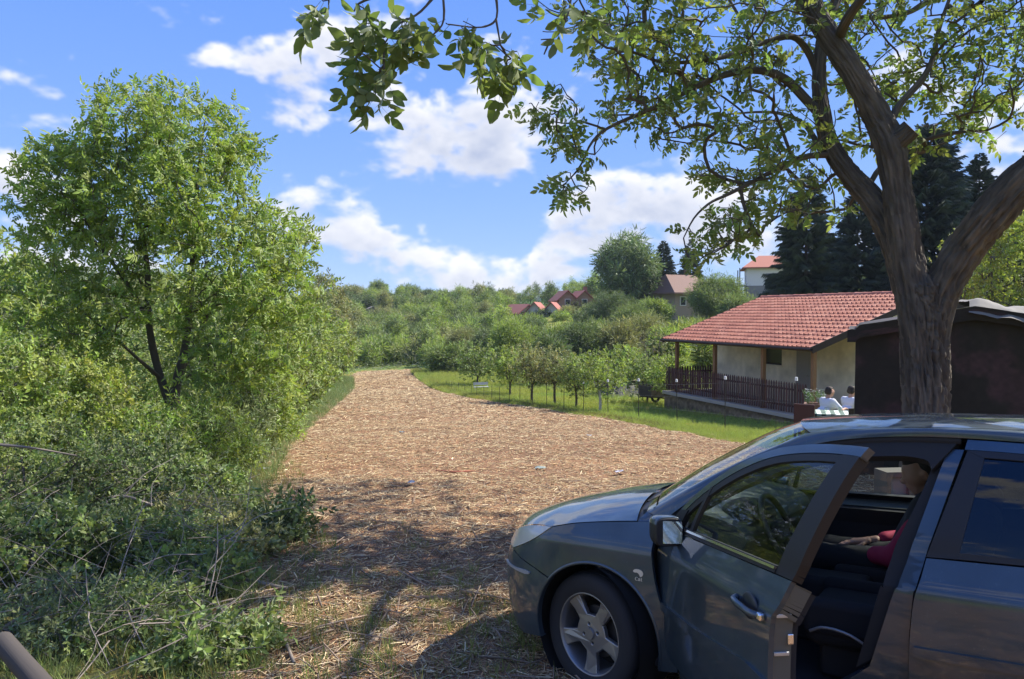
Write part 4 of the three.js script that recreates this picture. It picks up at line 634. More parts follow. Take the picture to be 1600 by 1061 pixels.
for (const side of [1, -1]) part('bumper_strip', panel(run([[-.69, .568], [-.55, .572], [-.395, .578], [-.395, .59], [-.55, .584], [-.69, .58]], 3), { side, off: .008, depth: .01 }), std(lin(.3, .31, .31), .35));
part('lower_grille', join([1, -1].map(side => panel([[-1.3, .24], [-1.3, .40], [-1.0, .40], [-.86, .34], [-.9, .25]], { side, off: .003, depth: .004, su: false }))), blackTrim);
part('grille', join([1, -1].map(side => panel([[-1.3, .52], [-1.3, .62], [-1.02, .62], [-1.08, .53]], { side, off: .003, depth: .004, su: false }))), blackTrim);
part('rear_bumper', join([1, -1].map(side => panel([[2.985, .335], [3.425, .40], [3.8, .40], [3.8, .2], [3.4, .2], [3.0, .25]].map(([s, y]) => [s, y]), { side, su: false, off: .01 }))), paint);
part('tailgate', join([1, -1].map(side => panel([[3.43, .42], [3.8, .42], [3.8, .97], [3.27, .97], [3.43, .72]], { side, su: false }))), paint);
part('rear_window', join([1, -1].map(side => panel([[3.25, .985], [3.8, .985], [3.8, 1.34], [2.98, 1.32]], { side, su: false, depth: 0 }))), tinted);
// bonnet, scuttle, windscreen, roof
const bE = [[-.61, .768], [-.54, .805], [-.43, .84], [-.33, .856], [-.25, .863], [-.1, .897], [.1, .926], [.262, .945]].map(([s, y]) => { const p = B(uOf(s, y), y); return [p.x, p.y, p.z - .006]; });
const bM = [[-.755, .765], [-.70, .825], [-.60, .868], [-.46, .912], [-.34, .942], [-.18, .978], [0, 1.01], [.14, 1.032]];
part('bonnet', sheet(rowsOf(bE, bM, 40), 24, 2.3), paint);
part('scuttle', sheet(rowsOf([[.255, .94, .765], [.30, .965, .745]], [[.145, 1.02], [.20, 1.035]], 4), 20, 2.3), blackTrim);
for (const s of [1, -1]) part('scuttle_corner', (() => { const a = B(.27, .943), b = B(.40, .955); return gridGeo([0, .5, 1], [0, .25, .5, .75, 1], (v, t) => { const p = V(lerp(a.x, b.x, t), lerp(a.y, b.y, t), lerp(a.z, b.z, t)), q = V(lerp(.285, .31, t), lerp(.968, 1.0, t), lerp(.755, .735, t)); return [lerp(p.x, q.x, v), lerp(p.y, q.y, v) + .006 * Math.sin(v * 3.14), s * lerp(p.z, q.z, v)]; }); })(), paint);
const wE = [[.30, .985, .737], [.5, 1.115, .70], [.75, 1.26, .648], [.95, 1.36, .606], [1.09, 1.42, .575]], wM = [[.19, 1.04], [.40, 1.18], [.63, 1.315], [.82, 1.41], [.96, 1.462]];
part('windscreen', sheet(rowsOf(wE, wM, 18), 20, 2.2), glass);
part('roof', sheet(rowsOf([[1.085, 1.424, .575], [1.35, 1.456, .558], [1.75, 1.469, .552], [2.2, 1.456, .55], [2.6, 1.421, .548], [2.86, 1.375, .545]], [[.955, 1.466], [1.3, 1.495], [1.7, 1.505], [2.2, 1.498], [2.65, 1.465], [2.98, 1.40]], 40), 24, 2.6), paint);
part('headliner', sheet(rowsOf([[1.10, 1.37, .56], [1.75, 1.41, .545], [2.6, 1.37, .54], [2.8, 1.33, .53]], [[.99, 1.42], [1.7, 1.45], [2.6, 1.42], [2.9, 1.36]], 20), 12, 2.6), cabin);
for (const [x, z] of [[.20, .16], [.22, -.42]]) part('wiper', join([stick(V(x, 1.02, z + .05), V(x + .16, 1.06, z + .45), .008, .006, 5), stick(V(x + .02, 1.045, z - .05), V(x + .1, 1.04, z + .56), .006, .006, 5)]), blackTrim);
// -- wheels
function wheel(s, side) {
  const g = group('wheel'); g.position.set(s, .318, side * .70); g.rotation.y = (side < 0 ? Math.PI : 0) - (s < 1 ? .26 : 0);
  const tp = [[.205, -.09], [.214, -.102], [.25, -.112], [.29, -.108], [.310, -.09], [.317, -.06], [.318, 0], [.317, .06], [.310, .09], [.29, .108], [.25, .112], [.214, .102], [.205, .09], [.20, 0], [.205, -.09]].map(p => new THREE.Vector2(p[0], p[1]));
  const t = new THREE.LatheGeometry(tp, 72).rotateX(Math.PI / 2); part('tyre', t, rubber, g);
  const grooves = [-.045, 0, .045].map(z => new THREE.TorusGeometry(.3185, .004, 5, 72).translate(0, 0, z)); part('tread_groove', join(grooves), std(lin(.008, .008, .008), 1), g);
  const rp = [[.218, .098], [.213, .104], [.206, .10], [.203, .085], [.19, .06], [.185, -.09], [.19, -.095], [.20, .06]].map(p => new THREE.Vector2(p[0], p[1])); part('rim', new THREE.LatheGeometry(rp, 72).rotateX(Math.PI / 2), alloy, g);
  const sh = new THREE.Shape(), N = 5; let first = true; const P = (r, a) => { const x = r * Math.cos(a), y = r * Math.sin(a); if (first) { sh.moveTo(x, y); first = false; } else sh.lineTo(x, y); };
  for (let k = 0; k < N; k++) { const a = -Math.PI / 2 + k * 2 * Math.PI / N, hw = .2; P(.094, a - Math.PI / N + .05); P(.098, a - .30); P(.125, a - .235); P(.16, a - .205); P(.2, a - .2); P(.203, a - .1); P(.204, a); P(.203, a + .1); P(.2, a + .2); P(.16, a + .205); P(.125, a + .235); P(.098, a + .30); P(.094, a + Math.PI / N - .05); }
  for (let k = 0; k < 4; k++) { const h = new THREE.Path(), a = k * Math.PI / 2 + .25; h.absarc(Math.cos(a) * .05, Math.sin(a) * .05, .0125, 0, Math.PI * 2, true); sh.holes.push(h); }
  const ex = new THREE.ExtrudeGeometry(sh, { depth: .016, bevelEnabled: true, bevelThickness: .007, bevelSize: .006, bevelSegments: 3, curveSegments: 10 }); const p = ex.attributes.position; for (let i = 0; i < p.count; i++) { const r = Math.hypot(p.getX(i), p.getY(i)); p.setZ(i, p.getZ(i) + .062 - .018 * Math.pow(r / .2, 1.5) + .02 * Math.pow(r / .2, 4)); } ex.computeVertexNormals();
  part('spokes', strip(ex), alloy, g);
  part('hub_cap', strip(new THREE.CylinderGeometry(.028, .031, .01, 28).rotateX(Math.PI / 2).translate(0, 0, .09)), alloy, g);
  part('brake_disc', strip(new THREE.CylinderGeometry(.135, .135, .02, 40).rotateX(Math.PI / 2).translate(0, 0, .01)), std(lin(.08, .075, .07), .5, { metalness: .6 }), g);
  part('wheel_back', strip(new THREE.CylinderGeometry(.19, .19, .01, 40).rotateX(Math.PI / 2).translate(0, 0, -.07)), std(lin(.01, .01, .01), .9), g);
  const well = new THREE.CylinderGeometry(.372, .372, .36, 36, 1, true, -Math.PI * .12, Math.PI * 1.24).rotateX(Math.PI / 2); well.rotateZ(Math.PI / 2 - Math.PI * .0);
  part('wheel_well', join([new THREE.CylinderGeometry(.368, .368, .30, 40, 1, true).rotateX(Math.PI / 2).translate(0, .012, -.03), new THREE.CircleGeometry(.368, 40).translate(0, .012, -.17)]), std(lin(.008, .008, .008), 1), g);
  return g;
}
for (const s of [.01, 2.61]) for (const side of [1, -1]) wheel(s, side);
// -- the driver's door, swung open
const door = group('front_door');
{
  const hx = .47, hz = .80, A = 46 * Math.PI / 180;
  const M = new THREE.Matrix4().makeTranslation(hx, .6, hz).multiply(new THREE.Matrix4().makeRotationFromQuaternion(new THREE.Quaternion().setFromAxisAngle(V(.032, 1, -.02).normalize(), -A))).multiply(new THREE.Matrix4().makeTranslation(-hx, -.6, -hz));
  M.decompose(door.position, door.quaternion, door.scale);
}
function fillDoor(d, side) {
  part('skin', panel(dSkin, { side, depth: .02 }), paint, d);
  part('door_edge', panel(dSkin.map(([s, y]) => [lerp(s, 1, .012), lerp(y, .6, .012)]), { side, off: -.008, depth: .085 }), std(lin(.10, .11, .10), .5, { metalness: .2 }), d);
  part('inner_trim', panel(dSkin.map(([s, y]) => [lerp(s, 1, .03), lerp(y, .6, .03)]), { side, off: -.09, depth: .03, back: true }), cabin, d);
  part('roof_band', panel(dBand, { side, depth: .03 }), paint, d);
  part('window_frame', join([panel(dTop, { side, off: -.002, depth: .03 }), panel(dSail, { side, off: .004, depth: .03 }), panel(dRear, { side, off: -.001, depth: .04 }), panel(dDiv, { side, off: 0, depth: .02 })]), blackTrim, d);
  part('belt_strip', panel([[.62, .944], [1.46, .952], [1.462, .962], [.62, .955]], { side, off: .012, depth: .012 }), chrome, d);
  part('window', panel(dGlass, { side, off: -.01, depth: 0 }), glass, d);
  part('quarter_window', panel(dQuarter, { side, off: -.01, depth: 0 }), glass, d);
  part('rub_strip', panel(run([[.46, .535], [.9, .53], [1.495, .53], [1.497, .572], [.9, .572], [.45, .575]], 3), { side, off: .012, depth: .014 }), paint, d);
  const z = k => side * k;
  // handle over its bowl
  const bowl = new THREE.SphereGeometry(.062, 24, 16); bowl.scale(1.0, .82, .2); bowl.translate(1.375, .80, z(.866)); part('handle_bowl', strip(bowl), std(lin(.02, .024, .03), .4), d);
  const hp = curve([V(1.27, .806, z(.868)), V(1.30, .806, z(.895)), V(1.38, .80, z(.905)), V(1.46, .794, z(.898)), V(1.48, .792, z(.872))], .02); const hl = limb(hp, hp.map(() => .014), 10); part('handle', hl, paint, d);
  part('lock', box(1.462, 1.498, .775, .806, side > 0 ? .868 : -.896, side > 0 ? .896 : -.868, .01), chrome, d);
  // mirror
  const mx = .53, my = .94, mz = .885; const mg = new THREE.SphereGeometry(1, 36, 24); const mp = mg.attributes.position; for (let i = 0; i < mp.count; i++) { let x = mp.getX(i), y = mp.getY(i), q = mp.getZ(i); const sq = v => Math.sign(v) * Math.pow(Math.abs(v), .55); x = x > 0 ? Math.min(x, .42) * .1 : x * .10; mp.setXYZ(i, mx + .055 + x - .0, my + sq(y) * .07, z(mz) + sq(q) * .072); } mg.computeVertexNormals(); part('mirror_housing', strip(mg), blackTrim, d);
  const ms = new THREE.Shape(); ms.moveTo(-.056, -.052); ms.lineTo(.056, -.052); ms.quadraticCurveTo(.066, 0, .058, .052); ms.lineTo(-.054, .056); ms.quadraticCurveTo(-.065, 0, -.056, -.052); const mgl = new THREE.ShapeGeometry(ms); mgl.rotateY(Math.PI / 2 - side * .12); mgl.translate(mx + .101, my, z(mz)); part('mirror_glass', strip(mgl), mirrorMat, d);
  part('mirror_cap', (() => { const c = new THREE.SphereGeometry(1, 30, 16, 0, Math.PI * 2, 0, Math.PI * .42); const q = c.attributes.position; const sq = v => Math.sign(v) * Math.pow(Math.abs(v), .55); for (let i = 0; i < q.count; i++) { const x = q.getX(i); q.setXYZ(i, mx + .054 + (x > 0 ? Math.min(x, .4) * .1 : x * .108), my + .004 + sq(q.getY(i)) * .072, z(mz) + sq(q.getZ(i)) * .075); } c.computeVertexNormals(); return strip(c); })(), paint, d);
  part('mirror_arm', join([box(.50, .60, .915, .945, ...(side > 0 ? [.79, .85] : [-.85, -.79]), .012)]), blackTrim, d);
}
fillDoor(door, 1);
{ const e = k => B(1.515, k); for (const y of [.80, .66, .52]) { const s = y > .75 ? 1.538 : y > .6 ? 1.517 : 1.508; part('edge_plate', box(s - .008, s + .004, y, y + .014, .79, .85, .003), std(lin(.5, .5, .48), .4, { metalness: .6 }), door); } part('latch', box(1.512, 1.53, .70, .74, .775, .80, .006), chrome, door); }
const doorR = group('front_door'); fillDoor(doorR, -1);
// -- pillars and cabin seen through the opening
part('door_pillar', join([panel([[1.50, .30], [1.515, .62], [1.535, .80], [1.575, .94], [1.72, 1.40], [1.66, 1.40], [1.51, .93], [1.45, .75], [1.36, .45], [1.20, .31]], { off: -.045, depth: .05 }), panel([[1.50, .30], [1.515, .62], [1.535, .80], [1.575, .94], [1.72, 1.40], [1.66, 1.40], [1.51, .93], [1.45, .75], [1.40, .45], [1.36, .31]], { side: -1, off: -.045, depth: .05 })]), paint);
for (const side of [1, -1]) {
  part('pillar_trim', panel([[1.40, .5], [1.47, .75], [1.52, .93], [1.665, 1.39], ...run([[1.60, 1.40], [1.595, 1.33], [1.56, 1.22], [1.45, .95], [1.38, .7], [1.3, .42]], 4)], { side, off: -.075, depth: .03 }), rubber);
  part('cant_rail', panel([...off(.5, 1.705, -.004, 20), ...run([[1.60, 1.30], [1.585, 1.335], [1.54, 1.348]], 3), ...off(1.5, .56, .072, 20)], { side, off: -.026, depth: .05 }), rubber);
}
part('hinge_pillar', panel([[.40, .95], [.385, .80], [.41, .6], [.50, .30], [.56, .30], [.50, .55], [.47, .80], [.50, .95]], { off: -.06, depth: .05 }), blackTrim);
part('cabin_floor', join([box(.30, 3.2, .22, .27, -.78, .78), box(.28, .36, .22, .95, -.72, .72), box(1.15, 3.1, .27, .30, -.08, .08)]), cabin);
part('dashboard', (() => { const s = new THREE.Shape(); s.moveTo(.26, .5); s.lineTo(.26, .99); s.quadraticCurveTo(.5, 1.025, .68, .98); s.quadraticCurveTo(.80, .95, .80, .88); s.quadraticCurveTo(.76, .78, .70, .7); s.lineTo(.62, .5); const g = new THREE.ExtrudeGeometry(s, { depth: 1.38, bevelEnabled: false, curveSegments: 14 }); g.translate(0, 0, -.69); return strip(g); })(), std(lin(.045, .055, .056), .75));
part('instrument_hood', (() => { const g = new THREE.SphereGeometry(1, 24, 14, 0, 6.3, 0, Math.PI / 2); g.scale(.14, .085, .20); g.translate(.72, .965, .37); return strip(g); })(), cabin);
part('console_screen', box(.775, .80, .86, .95, -.13, .10, .008), std(lin(.14, .2, .22), .3), car);
part('centre_console', box(.62, 1.25, .27, .62, -.12, .12, .04), cabin);
{
  const sw = group('steering_wheel'); sw.position.set(.88, .90, .37); sw.rotation.z = .45; sw.rotation.order = 'ZYX'; sw.rotation.set(0, Math.PI / 2, 0); const q = new THREE.Quaternion().setFromEuler(new THREE.Euler(0, 0, .42)).multiply(new THREE.Quaternion().setFromEuler(new THREE.Euler(0, Math.PI / 2, 0))); sw.quaternion.copy(q);
  part('steering_rim', strip(new THREE.TorusGeometry(.185, .016, 12, 48)), blackTrim, sw);
  part('steering_hub', join([box(-.07, .07, -.06, .05, -.03, .03, .025), box(-.18, -.05, -.02, .02, -.012, .008, .008), box(.05, .18, -.02, .02, -.012, .008, .008), box(-.02, .02, -.18, -.04, -.012, .008, .008)]), cabin, sw);
}
part('cabin_mirror', box(.98, 1.0, 1.27, 1.33, -.12, .12, .01), blackTrim);
function seat(s, w, name = 'front_seat') {
  const g = group(name); const cu = box(s - .42, s + .12, .42, .60, w - .25, w + .25, .06), bo1 = box(s - .42, s + .06, .47, .645, w + .17, w + .26, .04), bo2 = box(s - .42, s + .06, .47, .645, w - .26, w - .17, .04);
  part('seat_cushion', join([cu, bo1, bo2]), fabric, g);
  const bk = box(-.08, .08, 0, .62, -.24, .24, .07); bk.applyMatrix4(new THREE.Matrix4().makeTranslation(s + .13, .52, w).multiply(new THREE.Matrix4().makeRotationZ(-.33))); const b2 = box(-.13, .02, .05, .5, .17, .26, .04), b3 = box(-.13, .02, .05, .5, -.26, -.17, .04); for (const b of [b2, b3]) b.applyMatrix4(new THREE.Matrix4().makeTranslation(s + .13, .52, w).multiply(new THREE.Matrix4().makeRotationZ(-.33)));
  part('backrest', join([bk, b2, b3]), fabric, g);
  const hr = box(-.05, .05, .67, .86, -.13, .13, .05); hr.applyMatrix4(new THREE.Matrix4().makeTranslation(s + .13, .52, w).multiply(new THREE.Matrix4().makeRotationZ(-.26))); part('headrest', hr, fabric, g);
  part('seat_base', box(s - .36, s + .1, .27, .44, w - .2, w + .2, .03), cabin, g);
  return g;
}
{ const g = seat(1.46, .37); part('seat_lever', join([limb(curve([V(1.08, .50, .645), V(1.14, .53, .66), V(1.25, .52, .665), V(1.34, .47, .655)], .03), Array(20).fill(.007).slice(0, curve([V(1.08, .50, .645), V(1.14, .53, .66), V(1.25, .52, .665), V(1.34, .47, .655)], .03).length), 8)]), std(lin(.3, .3, .3), .4, { metalness: .5 }), g); part('belt_buckle', box(1.46, 1.49, .52, .58, .64, .67, .008), std(lin(.35, .35, .36), .35, { metalness: .5 }), g); }
seat(1.46, -.37);
{ const g = group('rear_bench'); part('seat_cushion', box(2.0, 2.55, .42, .60, -.62, .62, .07), fabric, g); const bk = box(-.08, .08, 0, .6, -.62, .62, .07); bk.applyMatrix4(new THREE.Matrix4().makeTranslation(2.58, .52, 0).multiply(new THREE.Matrix4().makeRotationZ(-.4))); part('backrest', bk, fabric, g); }
// -- emblem on the wing
{
  const f = await new FontLoader().loadAsync('fonts/droid/droid_serif_bold.typeface.json'); const out = [];
  const sh = new THREE.Shape(); sh.moveTo(-.034, .018); sh.quadraticCurveTo(-.03, .034, 0, .034); sh.quadraticCurveTo(.034, .032, .036, .008); sh.quadraticCurveTo(.03, -.012, .014, -.012); sh.quadraticCurveTo(.006, .012, -.012, .012); sh.quadraticCurveTo(-.028, .008, -.034, .018);
  out.push(strip(new THREE.ExtrudeGeometry(sh, { depth: .002, bevelEnabled: false }))); const t = new TextGeometry('Cat', { font: f, size: .022, depth: .002, curveSegments: 4 }); t.translate(-.022, -.038, 0); out.push(strip(t));
  const g = join(out), b = B(.30, .69); g.scale(.8, .8, 1); g.applyMatrix4(new THREE.Matrix4().makeTranslation(b.x, b.y, b.z + .0025)); part('wing_badge', g, std(lin(.7, .72, .72), .3, { metalness: .5 }));
}
console.log('car');
// ---------------------------------------------------------------- the passenger (car coordinates, placed like the car)
{
  const P = thing('person', 'passenger in dark clothes and crimson sleeves sitting in the car, hands in lap', 'person'); carM.decompose(P.position, P.quaternion, P.scale);
  const w = -.36, head = V(1.475, 1.165, w), d = V(-.96, -.22, .12).normalize(), u = V(-.2, .97, 0).normalize(); u.sub(d.clone().multiplyScalar(u.dot(d))).normalize();
  const H = headBones(head, d, u), neck = [bone(V(1.50, 1.08, w), V(1.53, 1.0, w), .052, .06)];
  const hip = V(1.44, .68, w), chest = V(1.52, .92, w);
  const torso = [bone(V(1.43, .70, w - .08), V(1.43, .70, w + .08), .12), bone(V(1.47, .82, w - .06), V(1.47, .82, w + .06), .115), bone(V(1.52, .94, w - .1), V(1.52, .94, w + .1), .105), bone(V(1.535, 1.0, w - .14), V(1.535, 1.0, w + .14), .06)];
  const shN = V(1.53, .985, w + .18), elN = V(1.36, .725, w + .24), wrN = V(1.215, .70, w + .13), shF = V(1.53, .985, w - .18), elF = V(1.40, .745, w - .22), wrF = V(1.215, .735, w - .10);
  const armN = [bone(shN, elN, .058, .047), bone(elN, wrN, .044, .03)], armF = [bone(shF, elF, .058, .047), bone(elF, wrF, .044, .03)];
  const legs = []; for (const s of [-1, 1]) { const kn = V(.96, .66, w + s * .12), an = V(.72, .36, w + s * .11); legs.push(bone(V(1.42, .655, w + s * .09), kn, .088, .062), bone(kn, an, .06, .042), bone(an, V(.62, .325, w + s * .11), .042, .035)); }
  const hN = handBones(V(1.15, .70, w + .10), V(-.97, -.1, -.2).normalize(), V(-.1, .99, .05).normalize(), V(-.2, 0, -.97).normalize(), .35), hF = handBones(V(1.13, .728, w - .07), V(-.96, -.06, .25).normalize(), V(-.05, .99, 0).normalize(), V(.25, 0, .96).normalize(), .18);
  const body = join([bodyOf([...H.bones, ...neck], .025, .006), bodyOf([...hN, bone(V(1.195, .70, w + .118), wrN, .021, .03)], .008, .0035), bodyOf([...hF, bone(V(1.18, .735, w - .085), wrF, .021, .03)], .008, .0035), bodyOf([...torso.slice(0, 3)], .05, .02, -.02)]);
  mesh('body', body, skinMat, P);
  mesh('jacket', bodyOf([...torso, bone(shN, V(1.45, .86, w + .205), .062, .058), bone(shF, V(1.45, .86, w - .205), .062, .058)], .06, .012, .012), std(lin(.012, .012, .015), .9), P);
  const sl = (sh, el, wr) => [bone(sh.clone().lerp(el, .35), el, .064, .056), bone(el, el.clone().lerp(wr, .72), .055, .045)];
  mesh('sleeve', bodyOf(sl(shN, elN, wrN), .03, .009, .006), std(lin(.30, .012, .05), .85), P); mesh('sleeve', bodyOf(sl(shF, elF, wrF), .03, .009, .006), std(lin(.30, .012, .05), .85), P);
  mesh('trousers', bodyOf(legs, .03, .014, .008), std(lin(.012, .012, .014), .9), P);
  const q = H.q; mesh('hair', bodyOf([bone(q(-.04, .045, 0), q(.015, .06, 0), .098, .075), bone(q(-.06, -.02, .03), q(-.06, -.02, -.03), .075), bone(q(-.05, .03, .05), q(-.05, .03, -.05), .065), bone(q(-.055, -.07, .03), q(-.055, -.07, -.03), .05)], .02, .006), hairMat, P);
  for (const s of [-1, 1]) mesh('eye', (() => { const e = new THREE.SphereGeometry(.0125, 12, 8), c = q(.082, .002, s * .031); e.translate(c.x, c.y, c.z); return strip(e); })(), std(lin(.05, .04, .035), .2), P); mesh('mouth', (() => { const a = limb([q(.09, -.068, -.022), q(.096, -.066, 0), q(.09, -.068, .022)], [.003, .005, .003], 6); return a; })(), std(lin(.25, .09, .08), .6), P);
}
console.log('passenger');
// ---------------------------------------------------------------- the cottage: x along the eave towards us, z out of its front
const cream = dataTex(256, 256, (u, v) => { const n = tfbm(u, v, 6, 5, 40), k = .9 + .2 * (n - .5) * 1.2; return [242 * k, 232 * k, 212 * k]; }); cream.repeat.set(.5, .5);
const plaster = std(lin(1, .98, .94), .95, { map: cream }), darkWood = std(lin(.035, .022, .018), .8), postWood = std(lin(.22, .115, .055), .75), maroon = std(lin(.075, .03, .028), .75);
const plinthTex = dataTex(256, 256, (u, v) => { const n = tfbm(u, v, 8, 6, 60), m = tfbm(u, v, 5, 3, 66), k = .6 + .7 * (n - .3); return [168 * k * (1 - .15 * m), 154 * k * (1 - .2 * m), 132 * k * (1 - .25 * m)]; }); plinthTex.repeat.set(.8, .8);
function uvBox(x0, x1, y0, y1, z0, z1) { const g = new THREE.BoxGeometry(x1 - x0, y1 - y0, z1 - z0), p = g.attributes.position, n = g.attributes.normal, uv = g.attributes.uv; g.translate((x0 + x1) / 2, (y0 + y1) / 2, (z0 + z1) / 2); for (let i = 0; i < p.count; i++) { const ax = Math.abs(n.getX(i)), ay = Math.abs(n.getY(i)); uv.setXY(i, ax > .5 ? p.getZ(i) : p.getX(i), ay > .5 ? p.getZ(i) : p.getY(i)); } return g; }
const cot = thing('cottage', 'low cream cottage with red tiled roof and picket-fenced veranda', 'cottage', V(6.15, -1.45, -30), -Math.atan2(.946, .326));
const cp = (n, g, m, parent = cot) => mesh(n, g, m, parent);
const CL = 8.46, EY = 2.09, RZ = -4.76, RY = 3.79, SL = Math.hypot(4.76, 1.7), SA = Math.atan2(1.7, 4.76);
{
  const fw = new THREE.Shape(); fw.moveTo(0, -.9); fw.lineTo(8.25, -.9); fw.lineTo(8.25, 2.85); fw.lineTo(0, 2.85); const wh = new THREE.Path(); wh.moveTo(3.2, 1.26); wh.lineTo(4.22, 1.26); wh.lineTo(4.22, 1.88); wh.lineTo(3.2, 1.88); fw.holes.push(wh);
  cp('front_wall', new THREE.ExtrudeGeometry(fw, { depth: .2, bevelEnabled: false }).translate(0, 0, -2.6), plaster);
  for (const x of [0, 8.05]) { const s = new THREE.Shape(); s.moveTo(2.602, -.9); s.lineTo(9.3, -.9); s.lineTo(9.3, 2.0); s.lineTo(4.76, 3.66); s.lineTo(2.602, 2.9); const g = new THREE.ExtrudeGeometry(s, { depth: .2, bevelEnabled: false }).rotateY(Math.PI / 2).translate(x, 0, 0); cp('gable_wall', g, plaster); }
  cp('rear_wall', uvBox(.2, 8.05, -.9, 2.0, -9.3, -9.1), plaster);
  const w = new THREE.Group(); w.name = 'window'; cot.add(w); cp('window_frame', join([uvBox(3.2, 4.22, 1.26, 1.31, -2.5, -2.44), uvBox(3.2, 4.22, 1.83, 1.88, -2.5, -2.44), uvBox(3.2, 3.25, 1.31, 1.83, -2.5, -2.44), uvBox(4.17, 4.22, 1.31, 1.83, -2.5, -2.44)]), darkWood, w); cp('pane', uvBox(3.25, 4.17, 1.31, 1.83, -2.49, -2.47), std(lin(.012, .014, .016), .12), w); cp('sill', uvBox(3.15, 4.27, 1.215, 1.258, -2.52, -2.34), plaster, w);
  const dr = new THREE.Group(); dr.name = 'door'; cot.add(dr); cp('door_leaf', uvBox(5.05, 5.75, 0, 1.95, -2.397, -2.35), std(lin(.26, .24, .22), .6), dr); cp('handle', uvBox(5.66, 5.7, .98, 1.02, -2.347, -2.30), chrome, dr);
  cp('veranda_floor', uvBox(-.1, CL, -.12, 0, -2.397, -.02), std(lin(.36, .33, .29), .9));
  cp('plinth', uvBox(-.05, CL - .06, -1.3, -.123, -2.39, -.09), std(lin(.85, .80, .74), .95, { map: plinthTex, bumpMap: plinthTex, bumpScale: .02 }));
  for (const x of [.55, 3.15, 5.9, 8.25]) cp('veranda_post', uvBox(x - .06, x + .06, 0, 2.12, -.36, -.24), postWood);
  cp('post_beam', uvBox(-.05, CL - .05, 2.0, 2.12, -.22, -.12), postWood);
  // picket fence
  const pg = (() => { const s = new THREE.Shape(); s.moveTo(-.034, 0); s.lineTo(.034, 0); s.lineTo(.034, .88); s.lineTo(0, .95); s.lineTo(-.034, .88); return new THREE.ExtrudeGeometry(s, { depth: .02, bevelEnabled: false }); })();
  const r = rngOf(3), pm = [0, 1, 2].map(k => std(lin(.062 + .018 * k, .026 + .006 * k, .024 + .005 * k), .75));
  for (let x = .05; x < 8.2; x += .122) { const m = cp('picket', pg, pm[Math.floor(r() * 3)]); m.position.set(x, .05 + .012 * (r() - .5), -.15); m.rotation.z = .02 * (r() - .5); }
  for (let z = -.3; z > -2.3; z -= .122) { const m = cp('picket', pg, pm[Math.floor(r() * 3)]); m.position.set(-.02, .05, z); m.rotation.y = Math.PI / 2; }
  for (const y of [.22, .74]) { cp('fence_rail', uvBox(0, 8.2, y, y + .06, -.19, -.152), maroon); cp('fence_rail', uvBox(-.06, -.024, y, y + .06, -2.35, -.2), maroon); }
  // roof boards, fascia, verge boards
  for (const f of [1, -1]) { const g = new THREE.BoxGeometry(CL + .1, .05, SL + .02); g.rotateX(f * SA); g.translate(CL / 2, (EY + RY) / 2 - .035, f > 0 ? RZ / 2 : RZ * 1.5); cp('roof_deck', g, std(lin(.10, .055, .03), .85)); for (const x of [-.065, CL + .065]) { const b = new THREE.BoxGeometry(.03, .2, SL + .06); b.rotateX(f * SA); b.translate(x, (EY + RY) / 2 - .03, f > 0 ? RZ / 2 : RZ * 1.5); cp('verge_board', b, darkWood); } }
  const gut = limb([V(-.1, EY - .02, .06), V(CL + .1, EY - .02, .06)], [.05, .05], 10); cp('gutter', gut, darkWood);
  // tiles
  const NR = 15, NC = 42, tw = CL / NC, tl = SL / NR, prof = [[0, .012], [.1, .045], [.24, .056], [.36, .02], [.5, .006], [.66, .026], [.82, .008], [1.02, .006]];
  const pos = [], idx = []; prof.forEach(([u, h]) => { const x = u * tw; pos.push(x, h + .042, 0, x, h + .002, -tl * 1.04, x, h - .006, .002); }); for (let i = 0; i < prof.length - 1; i++) { const a = i * 3; idx.push(a, a + 3, a + 1, a + 3, a + 4, a + 1, a, a + 2, a + 3, a + 2, a + 5, a + 3); }
  const tg = toCreasedNormals(rawGeo(pos, idx), .7), rt = rngOf(12), terr = [[.35, .12, .075], [.39, .145, .09], [.30, .10, .065], [.42, .175, .115], [.37, .135, .088]], tm = terr.map(c => std(lin(...c), .8));
  const all = []; for (const f of [1, -1]) for (let j = 0; j < NR; j++) for (let i = 0; i < NC; i++) { const d = j * tl; const p = V(i * tw, EY + d * Math.sin(SA) + .004, (f > 0 ? -1 : 1) * d * Math.cos(SA) + (f > 0 ? .02 : 2 * RZ - .02)); all.push({ p, f, k: Math.floor(rt() * 5), j: (rt() - .5) * .012, r: (rt() - .5) * .01, dist: f > 0 ? -p.x + j * .01 : 99 }); }
  all.sort((a, b) => a.dist - b.dist); cot.updateMatrixWorld();
  const qs = { 1: Q(SA, 0, 0), '-1': Q(-SA, 0, 0) };
  const rest = [];
  all.forEach((t, i) => { const q = new THREE.Quaternion().setFromAxisAngle(UP, t.f > 0 ? 0 : Math.PI).premultiply(new THREE.Quaternion()); const e = new THREE.Quaternion().setFromEuler(new THREE.Euler(SA + t.r, 0, t.r)); const full = t.f > 0 ? e : q.multiply(e); const pp = t.p.clone(); if (t.f < 0) pp.x += tw; pp.y += t.j * .5; if (i < 300) { const m = cp('roof_tile', tg, tm[t.k]); m.position.copy(pp); m.quaternion.copy(full); } else rest.push({ p: pp, q: full, s: V(1, 1, 1), c: terr[t.k] }); });
  stuff('roof_tiles', 'red clay tiles', tg, std(lin(1, 1, 1), .8), rest, cot);
  const rg = new THREE.CylinderGeometry(.105, .115, .42, 12, 1, true, -Math.PI / 2, Math.PI).rotateZ(Math.PI / 2); rg.rotateX(0);
  for (let i = 0; i < 21; i++) { const h = limb([V(-.21, 0, 0), V(.2, .0, 0)], [.115, .10], 14); const m = cp('ridge_tile', h, tm[i % 5]); m.position.set(.21 + i * .402, RY + .005 + .006 * (i % 2), RZ); }
}
console.log('cottage');
